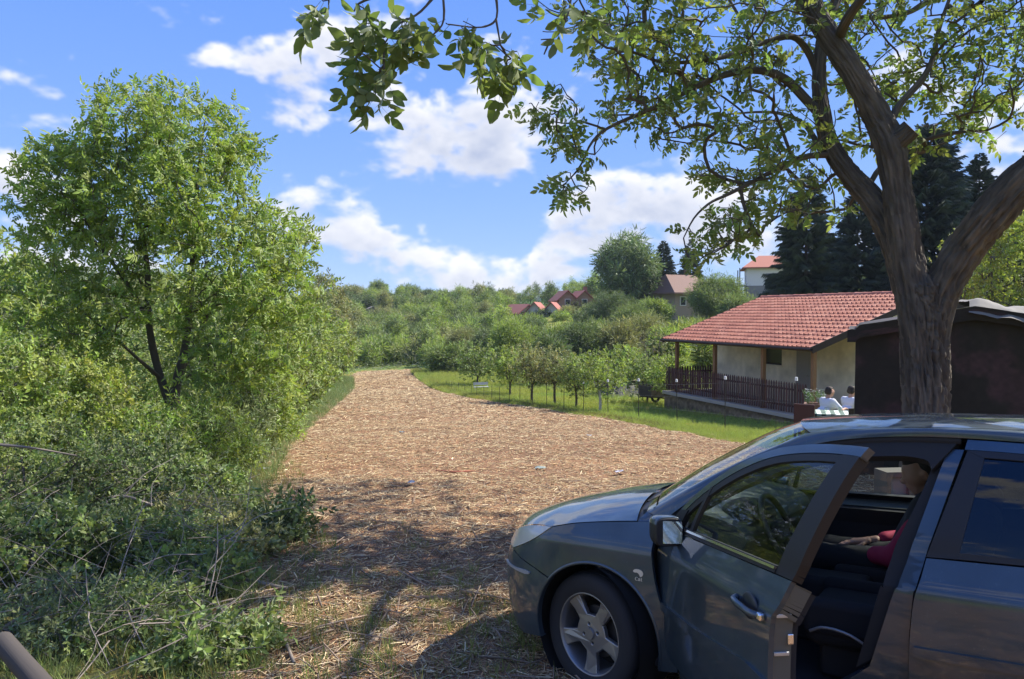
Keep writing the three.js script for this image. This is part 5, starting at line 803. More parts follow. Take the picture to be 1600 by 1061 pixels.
// ---------------------------------------------------------------- wire fence along the field
{
  const list = [[1243, 594, 689, 1], [1133, 592, 672, 1], [1058, 596, 659, 1], [998, 595, 655, 1], [950, 596, 648, 1], [912, 599, 644, 1], [881, 601, 641], [854, 599, 638], [832, 603, 635], [812, 605, 632], [796, 606, 631], [781, 603, 629], [768, 601, 627], [756, 604, 625], [745, 603, 622], [736, 602, 619], [726, 600, 616], [716, 598, 613], [706, 596, 610], [697, 594, 607]];
  const f = thing('wire_fence', 'thin metal stakes with wire along the right edge of the field', 'fence', onGround(1243, 689));
  const o = f.position, st = std(lin(.03, .028, .026), .7), tops = [];
  list.forEach(([x, t, b, cap], i) => { const g = onGround(x, b), Z = -g.z, T = at(x, t, Z), rad = Z < 28 ? .014 : .012; const lean = (noise3(i * 3.1, 1, 1) - .5) * .06; const p = mesh('post', stick(rel(V(g.x, g.y - .1, g.z), o), rel(V(T.x + lean, T.y, T.z), o), rad, rad, 7), st, f); if (cap) { const c = new THREE.CylinderGeometry(.032, .04, .09, 12); c.translate(T.x + lean - o.x, T.y - o.y + .03, T.z - o.z); mesh('cap', strip(c), std(lin(.8, .8, .78), .5), p); } tops.push([g, T]); });
  for (const k of [.3, .62, .92]) { const seg = tops.map(([g, T]) => rel(g.clone().lerp(T, k), o)); mesh('wire', limb(seg, seg.map(() => .0022), 4), std(lin(.2, .2, .19), .5), f); }
}
// ---------------------------------------------------------------- tent covered with dark tarpaulin
const tarpTex = dataTex(512, 512, (u, v) => { const n = tfbm(u, v, 5, 5, 80), m = tfbm(u, v, 3, 3, 88), q = tfbm(u, v, 40, 2, 90), s = sstep(.53, .66, n) * .9; const k = .75 + .5 * q; return [(25 + 32 * s) * k, (23 + 15 * s) * k, (22 + 23 * s) * k]; }); tarpTex.repeat.set(.35, .35);
{
  const Z = 12, P0 = at(1337, 520, Z), P1 = at(1731, 520, 10.6), gy = groundH(P0.x, Z) - .1;
  const t = thing('tarpaulin_tent', 'dark tarpaulin tent with a crumpled grey sheet on top behind the walnut', 'tent', V(P0.x, gy, P0.z), Math.atan2(-(P1.z - P0.z), P1.x - P0.x));
  const Wd = Math.hypot(P1.x - P0.x, P1.z - P0.z), el = at(1337, 512, Z).y - gy, ap = at(1480, 482, 11.5).y - gy, er = at(1731, 512, 10.6).y - gy, dark = std(lin(1, 1, 1), .75, { map: tarpTex });
  const top = x => x < Wd * .5 ? lerp(el, ap, x / (Wd * .5)) : lerp(ap, er, (x - Wd * .5) / (Wd * .5));
  const us = Array.from({ length: 61 }, (_, i) => i / 60 * Wd), vs = Array.from({ length: 31 }, (_, i) => i / 30);
  mesh('front_sheet', gridGeo(us, vs, (x, v) => { const y = top(x) * v; return [x, y, .1 * (fbm(x * 1.5, y * .5, 3, 3) - .5) + .03 * Math.sin(x * 7 + y) * (1 - v), x, y]; }), dark, t);
  mesh('side_sheet', gridGeo(Array.from({ length: 31 }, (_, i) => -i / 30 * 3.2), vs, (z, v) => { const y = el * v; return [.05 * (fbm(z * 1.5, y, 8, 3) - .5), y, z, z, y]; }), dark, t);
  mesh('roof_sheet', gridGeo(Array.from({ length: 61 }, (_, i) => lerp(-.12, Wd + .1, i / 60)), Array.from({ length: 21 }, (_, i) => lerp(.14, -3.2, i / 20)), (x, z) => [x, top(clamp(x, 0, Wd)) + .03 + .04 * (fbm(x * 2, z, 4, 3) - .5) - (x < 0 ? .06 : 0), z, x, z]), dark, t);
  mesh('roof_edge', gridGeo(Array.from({ length: 61 }, (_, i) => lerp(-.12, Wd + .1, i / 60)), [0, .5, 1], (x, v) => [x, top(clamp(x, 0, Wd)) + .03 - .2 * v - (x < 0 ? .06 : 0), .15 + .02 * Math.sin(x * 5 + v), x, v]), dark, t);
  const crumple = (x, z) => .16 * (fbm(x * 2.2, z * 2.2, 6, 4) - .35) + .06 * Math.abs(Math.sin(x * 4 + 3 * fbm(x, z, 1, 2)));
  mesh('grey_sheet', gridGeo(Array.from({ length: 81 }, (_, i) => lerp(Wd * .47, Wd + .5, i / 80)), Array.from({ length: 41 }, (_, i) => i / 40), (x, v) => { const z = lerp(.30, -3.0, v), over = v < .14 ? (1 - v / .14) : 0; return [x + .05 * Math.sin(v * 9), top(clamp(x, 0, Wd)) + .06 + crumple(x, z) - over * (.16 + .12 * fbm(x * 3, 1, 1, 2)), z - over * .08, x, v * 3]; }), std(lin(.20, .19, .175), .85), t);
}
// ---------------------------------------------------------------- concrete blocks stacked at the foot of the walnut
{
  const blockTex = dataTex(256, 256, (u, v) => { const n = tfbm(u, v, 10, 5, 120), k = .7 + .5 * (n - .3); return [180 * k, 174 * k, 164 * k]; }); const bm = std(lin(.42, .40, .37), .95, { map: blockTex, bumpMap: blockTex, bumpScale: .01 });
  const c = at(1380, 745, 6.15), gy = groundH(c.x, 6.15);
  const bg = (l, h, d) => { const g = new RoundedBoxGeometry(l, h, d, 2, .012); return g; };
  const put = (x, y, z, l, h, label, turn = .1) => { const m = mesh(numbered('concrete_block'), bg(l, h, .22), bm, scene); m.position.set(c.x + x, gy + y + h / 2, c.z + z); m.rotation.y = turn; tag(m, label, 'block', 'concrete blocks by the walnut trunk'); };
  put(-.17, -.05, 0, .4, .25, 'grey concrete block at the left foot of the stack by the walnut', .12); put(.24, -.05, -.05, .38, .25, 'grey concrete block at the right foot of the stack by the walnut', .12);
  put(-.16, .205, 0, .4, .23, 'grey concrete block in the second course, left, by the walnut'); put(.24, .205, -.03, .38, .23, 'grey concrete block in the second course, right, by the walnut');
  put(-.16, .44, .01, .38, .24, 'pale concrete block on top of the stack, left of the square one', .06); put(.23, .44, -.02, .38, .21, 'grey concrete block under the square one on the stack', .1);
  const s = thing('hollow_block', 'square pale concrete block with a recessed face on top of the stack', 'block', V(c.x + .1, gy + .66, c.z - .02), .1); mesh('rim', join([uvBox(-.12, .12, 0, .045, -.09, .09), uvBox(-.12, .12, .2, .24, -.09, .09), uvBox(-.12, -.08, .045, .2, -.09, .09), uvBox(.08, .12, .045, .2, -.09, .09)]), bm, s); mesh('recessed_face', uvBox(-.08, .08, .045, .2, -.05, .05), std(lin(.2, .21, .2), .8), s);
}
// ---------------------------------------------------------------- the table in the shade and the two men
{
  const Z = 18, gx = x => (x - 800) / FPX, gy = (X, Zz) => groundH(X, Zz);
  const tc = V(gx(1306) * Z, 0, -Z); tc.y = gy(tc.x, Z);
  const check = canvasTex(256, 256, (c, w, h) => { c.fillStyle = '#e9ebe2'; c.fillRect(0, 0, w, h); for (let i = 0; i < 4; i++) for (let j = 0; j < 4; j++) { c.fillStyle = (i % 2) && (j % 2) ? '#20362c' : (i % 2) || (j % 2) ? '#7d9182' : '#f0f2ea'; c.fillRect(i * 64, j * 64, 64, 64); } }); check.repeat.set(2.4, 2.4);
  const t = thing('table', 'garden table under a dark green checked cloth beside the cottage', 'table', tc, -.35);
  const g = gridGeo(Array.from({ length: 61 }, (_, i) => lerp(-.85, .85, i / 60)), Array.from({ length: 49 }, (_, i) => lerp(-.68, .68, i / 48)), (x, z) => { const ox = Math.max(0, Math.abs(x) - .62), oz = Math.max(0, Math.abs(z) - .42), o = Math.max(ox, oz); const X = clamp(x, -.62, .62) + Math.sign(x) * Math.min(ox, .02), zz = clamp(z, -.42, .42) + Math.sign(z) * Math.min(oz, .02); return [X + (ox > 0 ? Math.sign(x) * .02 * Math.sin(z * 16) : 0), .755 - o, zz + (oz > 0 ? Math.sign(z) * .02 * Math.sin(x * 16) : 0), x, z]; });
  mesh('table_top', uvBox(-.6, .6, .715, .745, -.4, .4), postWood, t); for (const [a, b] of [[-1, -1], [-1, 1], [1, -1], [1, 1]]) mesh('leg', uvBox(a * .52 - .03, a * .52 + .03, 0, .712, b * .33 - .03, b * .33 + .03), postWood, t);
  const cloth = mesh(numbered('tablecloth'), g, std(lin(.9, .9, .9), .9, { map: check }), scene); cloth.position.copy(tc); cloth.rotation.y = -.35; tag(cloth, 'green and white checked cloth draped over the garden table', 'tablecloth');
  const onT = (x, z) => V(tc.x + Math.cos(-.35) * x + Math.sin(-.35) * z, tc.y + .757, tc.z - Math.sin(-.35) * x + Math.cos(-.35) * z);
  const gl = new THREE.LatheGeometry([[0, 0], [.03, 0], [.036, .12], [.034, .12], [.028, .006], [0, .006]].map(p => new THREE.Vector2(...p)), 16); [[-.2, .1, 'left'], [.12, -.05, 'right']].forEach(([x, z, s]) => { const m = mesh(numbered('drinking_glass'), gl, new THREE.MeshPhysicalMaterial({ color: lin(.9, .93, .9), roughness: .02, transmission: 1, thickness: 0 }), scene); m.position.copy(onT(x, z)); tag(m, `drinking glass on the checked tablecloth, the ${s} one`, 'glass', 'glasses on the garden table'); });
  // chair with a solid back at the left end of the table
  const cc = V(gx(1262) * 17.2, 0, -17.2); cc.y = gy(cc.x, 17.2);
  const ch = thing('chair', 'dark wooden chair with a broad solid back near the table end', 'chair', cc, -.6);
  mesh('backrest', new RoundedBoxGeometry(.46, .5, .04, 2, .01).translate(0, .78, .22), maroon, ch); mesh('seat', new RoundedBoxGeometry(.46, .05, .46, 2, .01).translate(0, .45, 0), maroon, ch); for (const [a, b] of [[-1, -1], [-1, 1], [1, -1], [1, 1]]) mesh('leg', uvBox(a * .2 - .025, a * .2 + .025, 0, .424, b * .2 - .025, b * .2 + .025), maroon, ch);
  const c2 = V(gx(1333) * 17, 0, -17); c2.y = gy(c2.x, 17); const chb = thing('chair', 'dark wooden chair half hidden by the tarpaulin tent', 'chair', c2, .2); mesh('backrest', new RoundedBoxGeometry(.44, .4, .04, 2, .01).translate(0, .74, .2), darkWood, chb); mesh('seat', new RoundedBoxGeometry(.44, .05, .44, 2, .01).translate(0, .45, 0), darkWood, chb); for (const [a, b] of [[-1, -1], [-1, 1], [1, -1], [1, 1]]) mesh('leg', uvBox(a * .19 - .025, a * .19 + .025, 0, .424, b * .19 - .025, b * .19 + .025), darkWood, chb);
  // wooden planter with white flowers
  const pc = V(gx(1277) * 20.3, 0, -20.3); pc.y = gy(pc.x, 20.3); const pl = thing('planter', 'wooden planter box with white flowers by the veranda post', 'planter', pc, -.4); mesh('box', join([uvBox(-.28, .28, .0, .78, -.2, .2)]), std(lin(.2, .115, .08), .85), pl); mesh('box_rim', join([uvBox(-.31, .31, .78, .83, .16, .23), uvBox(-.31, .31, .78, .83, -.23, -.16), uvBox(-.31, -.24, .78, .83, -.16, .16), uvBox(.24, .31, .78, .83, -.16, .16)]), std(lin(.2, .115, .08), .85), pl);
  { const r = rngOf(44), l = [], fl = []; for (let i = 0; i < 70; i++) { const p = V((r() - .5) * .6, .82 + .26 * r(), (r() - .5) * .42); l.push({ p, q: qDir(V(r() - .5, .6, r() - .5), r() * 6), s: V(.8, .8, .8), c: [1, 1, 1] }); if (i < 60) fl.push({ p: p.clone().add(V(0, .1 + .08 * r(), 0)), q: qDir(V(r() - .5, 1, r() - .5), r() * 6), s: V(1, 1, 1), c: [1, 1, 1] }); } leaves(pl, G.small, leafMat(.08, .15, .04), l, 'foliage'); const pet = join(Array.from({ length: 5 }, (_, k) => placed(leafGeo(.035, .026, .1, .1, 1), V(0, 0, 0), qDir(V(Math.cos(k * 1.257), .4, Math.sin(k * 1.257)))))); stuff('flowers', null, pet, std(lin(.75, .76, .72), .8), fl, pl); }
  // men
  function man(px, Zm, face, label, lean, shirt) {
    const X = gx(px) * Zm, y0 = gy(X, Zm), p = thing('person', label, 'person', V(X, y0, -Zm), face);
    const hip = V(0, .52, 0), ch2 = V(0, .92, -.06 - lean), hd = V(0, 1.225, -.12 - lean), d = V(0, -.12, -1).normalize(), u = V(0, 1, -.1).normalize(), H = headBones(hd, d, u);
    const torso = [bone(V(-.09, .54, 0), V(.09, .54, 0), .125), bone(V(-.06, .7, -.02), V(.06, .7, -.02), .13), bone(V(-.1, .9, ch2.z), V(.1, .9, ch2.z), .12), bone(V(-.16, 1.0, ch2.z), V(.16, 1.0, ch2.z), .065)];
    const sh = s => V(s * .2, .985, ch2.z), el = s => V(s * .28, .78, ch2.z - .18), wr = s => V(s * .14, .80, ch2.z - .4), lg = [];
    for (const s of [-1, 1]) { const k = V(s * .14, .5, -.42), a = V(s * .14, .1, -.4); lg.push(bone(V(s * .1, .52, 0), k, .09, .065), bone(k, a, .06, .042), bone(a, V(s * .14, .05, -.55), .045, .035)); }
    const hands = [-1, 1].map(s => bodyOf([...handBones(wr(s).add(V(-s * .04, -.005, -.06)), V(-s * .5, -.05, -.86).normalize(), V(0, 1, 0), V(-s * .86, 0, .5).normalize(), .4), bone(wr(s), wr(s).add(V(-s * .03, 0, -.04)), .027, .022)], .01, .006));
    mesh('body', join([bodyOf([...H.bones, bone(V(0, 1.14, hd.z + .03), V(0, 1.02, ch2.z), .055, .065)], .025, .01), ...[-1, 1].map(s => bodyOf([bone(sh(s), el(s), .05, .042), bone(el(s), wr(s), .04, .027)], .02, .012)), ...hands, bodyOf(torso, .06, .025, -.015)]), skinMat, p);
    mesh('shirt', bodyOf([...torso, ...[-1, 1].map(s => bone(sh(s), sh(s).lerp(el(s), .75), .064, .062))], .06, .015, .01), std(lin(...shirt), .9), p); mesh('trousers', bodyOf(lg, .03, .02, .01), std(lin(.03, .035, .05), .9), p);
    const q = H.q; mesh('hair', bodyOf([bone(q(-.035, .05, 0), q(.02, .062, 0), .092, .068), bone(q(-.055, -.01, .03), q(-.055, -.01, -.03), .07)], .02, .01), std(lin(.028, .019, .013), .8), p); for (const s of [-1, 1]) { const e = new THREE.SphereGeometry(.0125, 10, 8), c = q(.082, .002, s * .031); e.translate(c.x, c.y, c.z); mesh('eye', strip(e), std(lin(.05, .04, .03), .2), p); }
    const st = thing('stool', label.includes('nearer') ? 'plain stool under the man in the nearer seat' : 'plain stool under the man beside the tent', 'stool', V(X, y0, -Zm), face); mesh('seat', new RoundedBoxGeometry(.36, .04, .36, 2, .01).translate(0, .40, .02), darkWood, st); for (const [a, b] of [[-1, -1], [-1, 1], [1, -1], [1, 1]]) mesh('leg', uvBox(a * .14 - .02, a * .14 + .02, 0, .379, .02 + b * .14 - .02, .02 + b * .14 + .02), darkWood, st);
  }
  man(1288, 18.7, -1.3, 'dark-haired man in a white t-shirt seated at the table in the nearer left seat', .08, [.56, .58, .62]);
  man(1324, 19.0, -1.1, 'man in a white t-shirt seated half hidden by the tarpaulin tent', .1, [.56, .57, .61]);
}
// ---------------------------------------------------------------- things lying about
{
  const b = onGround(1026, 632); const w = thing('trailer', 'small dark box trailer standing under the fruit trees', 'trailer', b, .5); mesh('body', join([uvBox(-.62, .62, .35, .42, -.4, .4), uvBox(-.66, .66, .42, .85, .38, .42), uvBox(-.66, .66, .42, .85, -.42, -.38), uvBox(-.66, -.62, .42, .85, -.38, .38), uvBox(.62, .66, .42, .85, -.38, .38)]), std(lin(.06, .05, .045), .8), w); for (const s of [-1, 1]) mesh('wheel', strip(new THREE.TorusGeometry(.2, .06, 10, 28).translate(.35, .26, s * .5)), rubber, w); mesh('axle', stick(V(.35, .26, -.5), V(.35, .26, .5), .025, .025, 8), darkWood, w); mesh('drawbar', stick(V(.6, .36, 0), V(1.7, .3, 0), .03, .03, 8), darkWood, w);
  const d = onGround(985, 618); const pile = thing('covered_pile', 'low pile of planks under a dark sheet in the orchard', 'pile', d, .4); mesh('sheet', gridGeo(Array.from({ length: 41 }, (_, i) => lerp(-1.7, 1.7, i / 40)), Array.from({ length: 31 }, (_, i) => lerp(-.9, .9, i / 30)), (x, z) => { const e = Math.min(sstep(1.7, 1.2, Math.abs(x)), sstep(.9, .5, Math.abs(z))); return [x, e * (.62 + .25 * (fbm(x * 1.6, z * 1.6, 2, 3) - .5) - .1 * Math.abs(x)), z, x, z]; }), std(lin(.035, .036, .04), .7), pile); for (let i = 0; i < 4; i++) mesh('plank', uvBox(-1.9, 1.5 - i * .3, .66 + i * .032, .69 + i * .032, -.3 + i * .12, -.16 + i * .12).rotateZ(.03 * i - .04), std(lin(.3 + .05 * i, .27 + .04 * i, .23), .85), pile);
  const wb = onGround(752, 612); const be = thing('bench', 'small white garden bench standing in the orchard grass', 'bench', wb, .3); be.scale.setScalar(.62); mesh('seat', uvBox(-.7, .7, .42, .46, -.2, .2), std(lin(.42, .43, .44), .6), be); mesh('backrest', uvBox(-.7, .7, .62, .85, -.22, -.19), std(lin(.42, .43, .44), .6), be); for (const s of [-1, 1]) mesh('leg', join([uvBox(s * .62 - .03, s * .62 + .03, 0, .418, -.18, .18), uvBox(s * .62 - .03, s * .62 + .03, .462, .618, -.22, -.19)]), std(lin(.42, .43, .44), .6), be);
  // scraps of plastic on the straw
  const sc = (px, py, s, c, label) => { const p = onGround(px, py), g = (s *= .5, c = c.map(v => v * .5), gridGeo)(Array.from({ length: 9 }, (_, i) => i / 8 - .5), Array.from({ length: 7 }, (_, i) => i / 6 - .5), (x, z) => [x * s, .03 + s * .35 * (fbm(x * 4 + px, z * 4, 2, 3) - .25), z * s * .6]); const m = mesh(numbered('plastic_scrap'), g, std(lin(...c), .45), scene); m.position.set(p.x, fieldY(p.x, -p.z) + .01, p.z); m.rotation.y = px; tag(m, label, 'litter', 'plastic scraps on the straw'); };
  sc(412, 738, .36, [.5, .56, .62], 'crumpled pale plastic bag at the left edge of the straw field'); sc(642, 763, .26, [.72, .73, .74], 'small white plastic scrap in the middle of the straw field'); sc(628, 680, .34, [.3, .5, .55], 'pale blue plastic scrap far out on the straw field'); sc(845, 738, .4, [.42, .5, .44], 'grey-green plastic sheet scrap on the straw ahead of the bonnet'); sc(968, 744, .34, [.55, .55, .68], 'lilac-white plastic scrap on the straw behind the bonnet'); sc(920, 686, .3, [.6, .62, .62], 'white plastic scrap near the right edge of the straw field');
}
console.log('yard');
// ---------------------------------------------------------------- trees of the orchard, the slope and the skyline
// seen at view x = px, top at py, crown half width in view pixels
function leafTree(label, px, topPy, hw, Z, mat, { n = 120, per = 5, seed = 1, geo = 'clump', size, trunk = .3, trunkMat = twigMat, group, squash = 1, name = 'tree', fork = 3, tint, skin = .5, low } = {}) {
  const X = (px - 800) / FPX * Z, gy = groundH(X, Z) - .08, top = at(px, topPy, Z).y, h = Math.max(1.2, top - gy), rx = hw * Z / FPX, foot = V(X, gy, -Z), g = thing(name, label, 'tree', foot, 0, group), r = rngOf(seed * 77 + px);
  const c0 = low ?? trunk, T = []; for (let i = 0; i < n; i++) { let x, y, z, q; do { x = r() * 2 - 1; y = r() * 2 - 1; z = r() * 2 - 1; q = Math.hypot(x, y, z); } while (q > 1 || q < .02); const k = Math.pow(q, skin) / q, b = .5 + .95 * noise3(x * 2.3 + seed, y * 2.3 + px, z * 2.3); T.push(V(x * k * rx * b, h * (c0 + (1 - c0) * (y * k * Math.min(1, b + .1) + 1) / 2), z * k * rx * b * squash)); }
  const tr = .018 * h + .02, lim = [{ pts: [V(0, 0, 0), V(.03 * h * (r() - .5), h * trunk * .6, 0), V(.05 * h * (r() - .5), h * (trunk + .12), .03 * h * (r() - .5))] }]; const e = lim[0].pts[2]; for (let i = 0; i < fork; i++) { const a = i / fork * 6.28 + r() * 2; lim.push({ pts: [e.clone().multiplyScalar(.86), V(e.x + Math.cos(a) * rx * .25, h * lerp(trunk, .75, .45), Math.sin(a) * rx * .25), V(Math.cos(a) * rx * .5, h * (.62 + .2 * r()), Math.sin(a) * rx * .5)] }); }
  const gr = grow(lim, T, { tip: .004 + .0012 * h, bal: .2, step: Math.max(.3, h * .09), expo: .36, seed, sag: .05 });
  const c = curve(lim[0].pts, h * .06); mesh('trunk', mergeGeometries([limb(c, c.map((_, k) => lerp(tr, tr * .7, k / (c.length - 1))), 9), ...lim.slice(1).map(l => { const q = curve(l.pts, h * .08); return limb(q, q.map((_, k) => lerp(tr * .6, tr * .2, k / (q.length - 1))), 7); })]), trunkMat, g); mesh('branches', gr.twigs, twigMat, g).userData.kind = 'stuff';
  const s = size ?? clamp(rx * .42, .5, 1.5); leaves(g, G[geo], mat, dress(gr.tips, per, seed + 5, { spread: s * .7, size: s, vary: .6, droop: 0, along: 1.0, yellow: .3, tint: tint || [.6, 1.35] }), 'leaf'); return g;
}
function conifer(label, px, topPy, hw, Z, mat, { seed = 1, n = 420, group, fat = 1, base = 0 } = {}) {
  const X = (px - 800) / FPX * Z, gy = groundH(X, Z) - .1, h = at(px, topPy, Z).y - gy, rx = hw * Z / FPX, g = thing('conifer', label, 'tree', V(X, gy, -Z), 0, group), r = rngOf(seed * 91 + px), l = [];
  mesh('trunk', stick(V(0, 0, 0), V(0, h * .98, 0), .012 * h + .05, .02, 9), twigMat, g);
  for (let i = 0; i < n; i++) { const t = Math.pow(r(), .8), y = h * (.04 + base + (.96 - base) * t), R = rx * Math.pow(1 - t, .62 * fat) * (.75 + .45 * r()) + .12, a = r() * 6.28; const q = new THREE.Quaternion().setFromEuler(new THREE.Euler(0, a, lerp(-.35, .5, t) + (r() - .5) * .3, 'YXZ')); const b = .6 + .8 * r(); l.push({ p: V(Math.cos(a) * R * .12, y, -Math.sin(a) * R * .12), q, s: V(R, R * .9 + .3, R * .8 + .2), c: [b, b, b] }); if (R > .8 && r() < .8) { const k = .45 + .3 * r(); l.push({ p: V(Math.cos(a) * R * k, y - .06 * R, -Math.sin(a) * R * k), q: new THREE.Quaternion().setFromEuler(new THREE.Euler(0, a + (r() - .5) * 1.4, -.3, 'YXZ')), s: V(R * .55, R * .5 + .2, R * .5 + .2), c: [b * .9, b * .9, b * .9] }); } }
  leaves(g, G.spray, mat, l, 'needles'); return g;
}
const needle = std(lin(.06, .082, .045), .9), needleBlue = std(lin(.048, .068, .05), .9);
conifer('large dark spruce behind the cottage ridge, left of the others', 1258, 268, 62, 52, needle, { n: 520, seed: 2 });
conifer('dark slim conifer between the spruce and the walnut limb', 1338, 300, 44, 50, needleBlue, { n: 460, seed: 3, fat: .7 });
conifer('broad dark conifer seen between the walnut limbs', 1445, 196, 74, 48, needleBlue, { n: 680, seed: 4, fat: .75 });
conifer('dark conifer right of the broad one under the right limb', 1525, 240, 52, 50, needle, { n: 640, seed: 5 });
conifer('dark conifer cut by the right edge of the view', 1612, 218, 60, 46, needleBlue, { n: 600, seed: 6 });
conifer('dark spruce filling the gap below the left walnut limb', 1395, 330, 46, 56, needle, { n: 520, seed: 12 });
conifer('dark pointed spruce beside the big leafy tree on the slope', 1036, 376, 26, 100, needle, { n: 420, seed: 7 });
conifer('thin conifer top behind the brown-roofed house', 1078, 374, 22, 116, needle, { n: 300, seed: 8 });
leafTree('big rounded leafy tree on the slope, left of the pointed spruce', 982, 368, 48, 98, leafMat(.115, .17, .075), { n: 230, per: 4, seed: 9, trunk: .18, geo: 'far', size: 1.7, skin: .75, tint: [.5, 1.5] });
leafTree('dusky grey-green tree below the big rounded tree', 955, 458, 34, 88, M_.dark, { n: 200, per: 5, seed: 10, trunk: .15 });
leafTree('light green leafy tree at the right edge under the limb', 1580, 330, 64, 27, M_.young, { n: 300, per: 6, seed: 11, trunk: .2, geo: 'fruit', size: 1.3 });
leafTree('yellow-green young tree glimpsed past the right walnut limb', 1500, 350, 30, 30, M_.young, { n: 90, per: 5, seed: 13, trunk: .3, geo: 'fruit', size: 1.2 });
leafTree('round green tree in front of the brown-roofed house', 1118, 432, 40, 84, M_.mid, { n: 260, per: 5, seed: 14, trunk: .15 });
leafTree('small round green tree right of the white house', 1224, 430, 24, 92, M_.mid, { n: 190, per: 5, seed: 15, trunk: .15 });
leafTree('bushy tree in front of the twin-gabled house', 934, 496, 22, 118, M_.dark, { n: 180, per: 5, seed: 16, trunk: .12 });
// fruit trees on the lawn
[[745, 540, 30, 46, 'mid', 'fruit tree standing by the white bench', .25], [798, 548, 27, 38, 'bright', 'fresh green fruit tree left of the orchard row', .3], [832, 540, 26, 33.5, 'olive', 'fruit tree with reddish young leaves, first of the near row', .34], [868, 548, 27, 32, 'olive', 'fruit tree with coppery leaves in the middle of the near row', .36], [900, 560, 26, 30.5, 'mid', 'leaning fruit tree with a forked trunk in the near row', .36], [938, 552, 32, 29, 'bright', 'fruit tree with a whitewashed trunk in the near row', .38], [1012, 560, 30, 33, 'mid', 'fruit tree behind the small trailer', .32], [1046, 560, 28, 31, 'bright', 'fruit tree with a pale trunk beside the veranda corner', .35], [972, 545, 28, 38, 'bright', 'fruit tree behind the covered pile', .3]].forEach(([px, py, hw, Z, m, label, tr], i) => leafTree(label, px, py, hw, Z, M_[m], { n: 92, per: 4, seed: 30 + i, geo: 'fruit', size: 1.0 * Z / 32, trunk: tr - .06, low: tr + .02, fork: 4, tint: [.5, 1.55], trunkMat: i === 5 || i === 7 ? std(lin(.5, .48, .45), .9) : twigMat, name: 'fruit_tree', skin: .6 }));
// trees behind the orchard
[[700, 545, 28, 62, 'mid', 'bushy tree at the head of the orchard'], [765, 520, 26, 66, 'dark', 'dark bushy tree behind the white bench'], [800, 505, 24, 62, 'bright', 'tall fresh green tree behind the orchard'], [835, 514, 28, 70, 'mid', 'green tree below the red-roofed houses'], [880, 512, 28, 62, 'bright', 'light green tree in the middle behind the orchard'], [905, 515, 24, 54, 'dark', 'dark tree just behind the fruit tree row'], [935, 505, 26, 66, 'mid', 'green tree below the dusky grey-green tree'], [965, 512, 26, 54, 'olive', 'olive tree behind the covered pile'], [1010, 500, 30, 56, 'olive', 'loose grey-green tree left of the cottage roof'], [1045, 520, 26, 42, 'bright', 'light green bush behind the cottage corner'], [1085, 510, 30, 46, 'young', 'yellow-green bush seen through the open veranda end'], [725, 522, 22, 78, 'olive', 'olive bush on the slope above the field end'], [680, 545, 20, 74, 'bright', 'light bush where the field ends on the right'], [860, 535, 20, 46, 'dark', 'dark shrub behind the coppery fruit tree'], [990, 480, 24, 80, 'mid', 'green tree under the big rounded tree'], [1020, 470, 24, 84, 'bright', 'light green shrub under the pointed spruce'], [1150, 462, 26, 78, 'mid', 'green shrub between the two houses on the slope']].forEach(([px, py, hw, Z, m, label], i) => leafTree(label, px, py, hw, Z, M_[m], { n: 170, per: 5, seed: 50 + i, trunk: .12, geo: i % 3 === 0 ? 'far' : i % 3 === 1 ? 'clump' : 'fine', size: .9 + .3 * (i % 3), skin: .75, tint: [.45, 1.55] }));
// the bare-twigged tree
leafTree('half-bare grey tree left of the cottage eave', 1022, 508, 34, 40, M_.olive, { n: 170, per: 1, seed: 70, trunk: .25, geo: 'fruit', size: .9, trunkMat: paleTwig });
// skyline trees one can tell apart
[[552, 448, 26, 190, 'olive', 'olive crown on the skyline at the left end'], [590, 440, 12, 215, 'mid', 'slim tall tree standing out on the left skyline'], [640, 446, 20, 205, 'mid', 'rounded tree on the skyline left of centre'], [668, 455, 12, 205, 'dark', 'small dark tree on the skyline beside the rounded one'], [690, 458, 22, 195, 'mid', 'broad green tree on the skyline above the dark hollow'], [725, 456, 20, 200, 'bright', 'light green tree on the middle skyline'], [757, 452, 18, 205, 'mid', 'twin-topped tree on the skyline left of the dark round one'], [788, 455, 15, 205, 'dark', 'dark round tree on the skyline right of the twin-topped one'], [815, 464, 11, 215, 'dark', 'small dark tree on the skyline left of the red roofs'], [610, 462, 24, 185, 'dark', 'dark green tree on the left hillside crest'], [520, 455, 22, 160, 'mid', 'green tree behind the end of the left thicket']].forEach(([px, py, hw, Z, m, label], i) => leafTree(label, px, py, hw, Z, M_[m], { n: 190, per: 5, seed: 80 + i, trunk: .1, geo: 'far', size: 1.35, skin: .7, tint: [.5, 1.5] }));
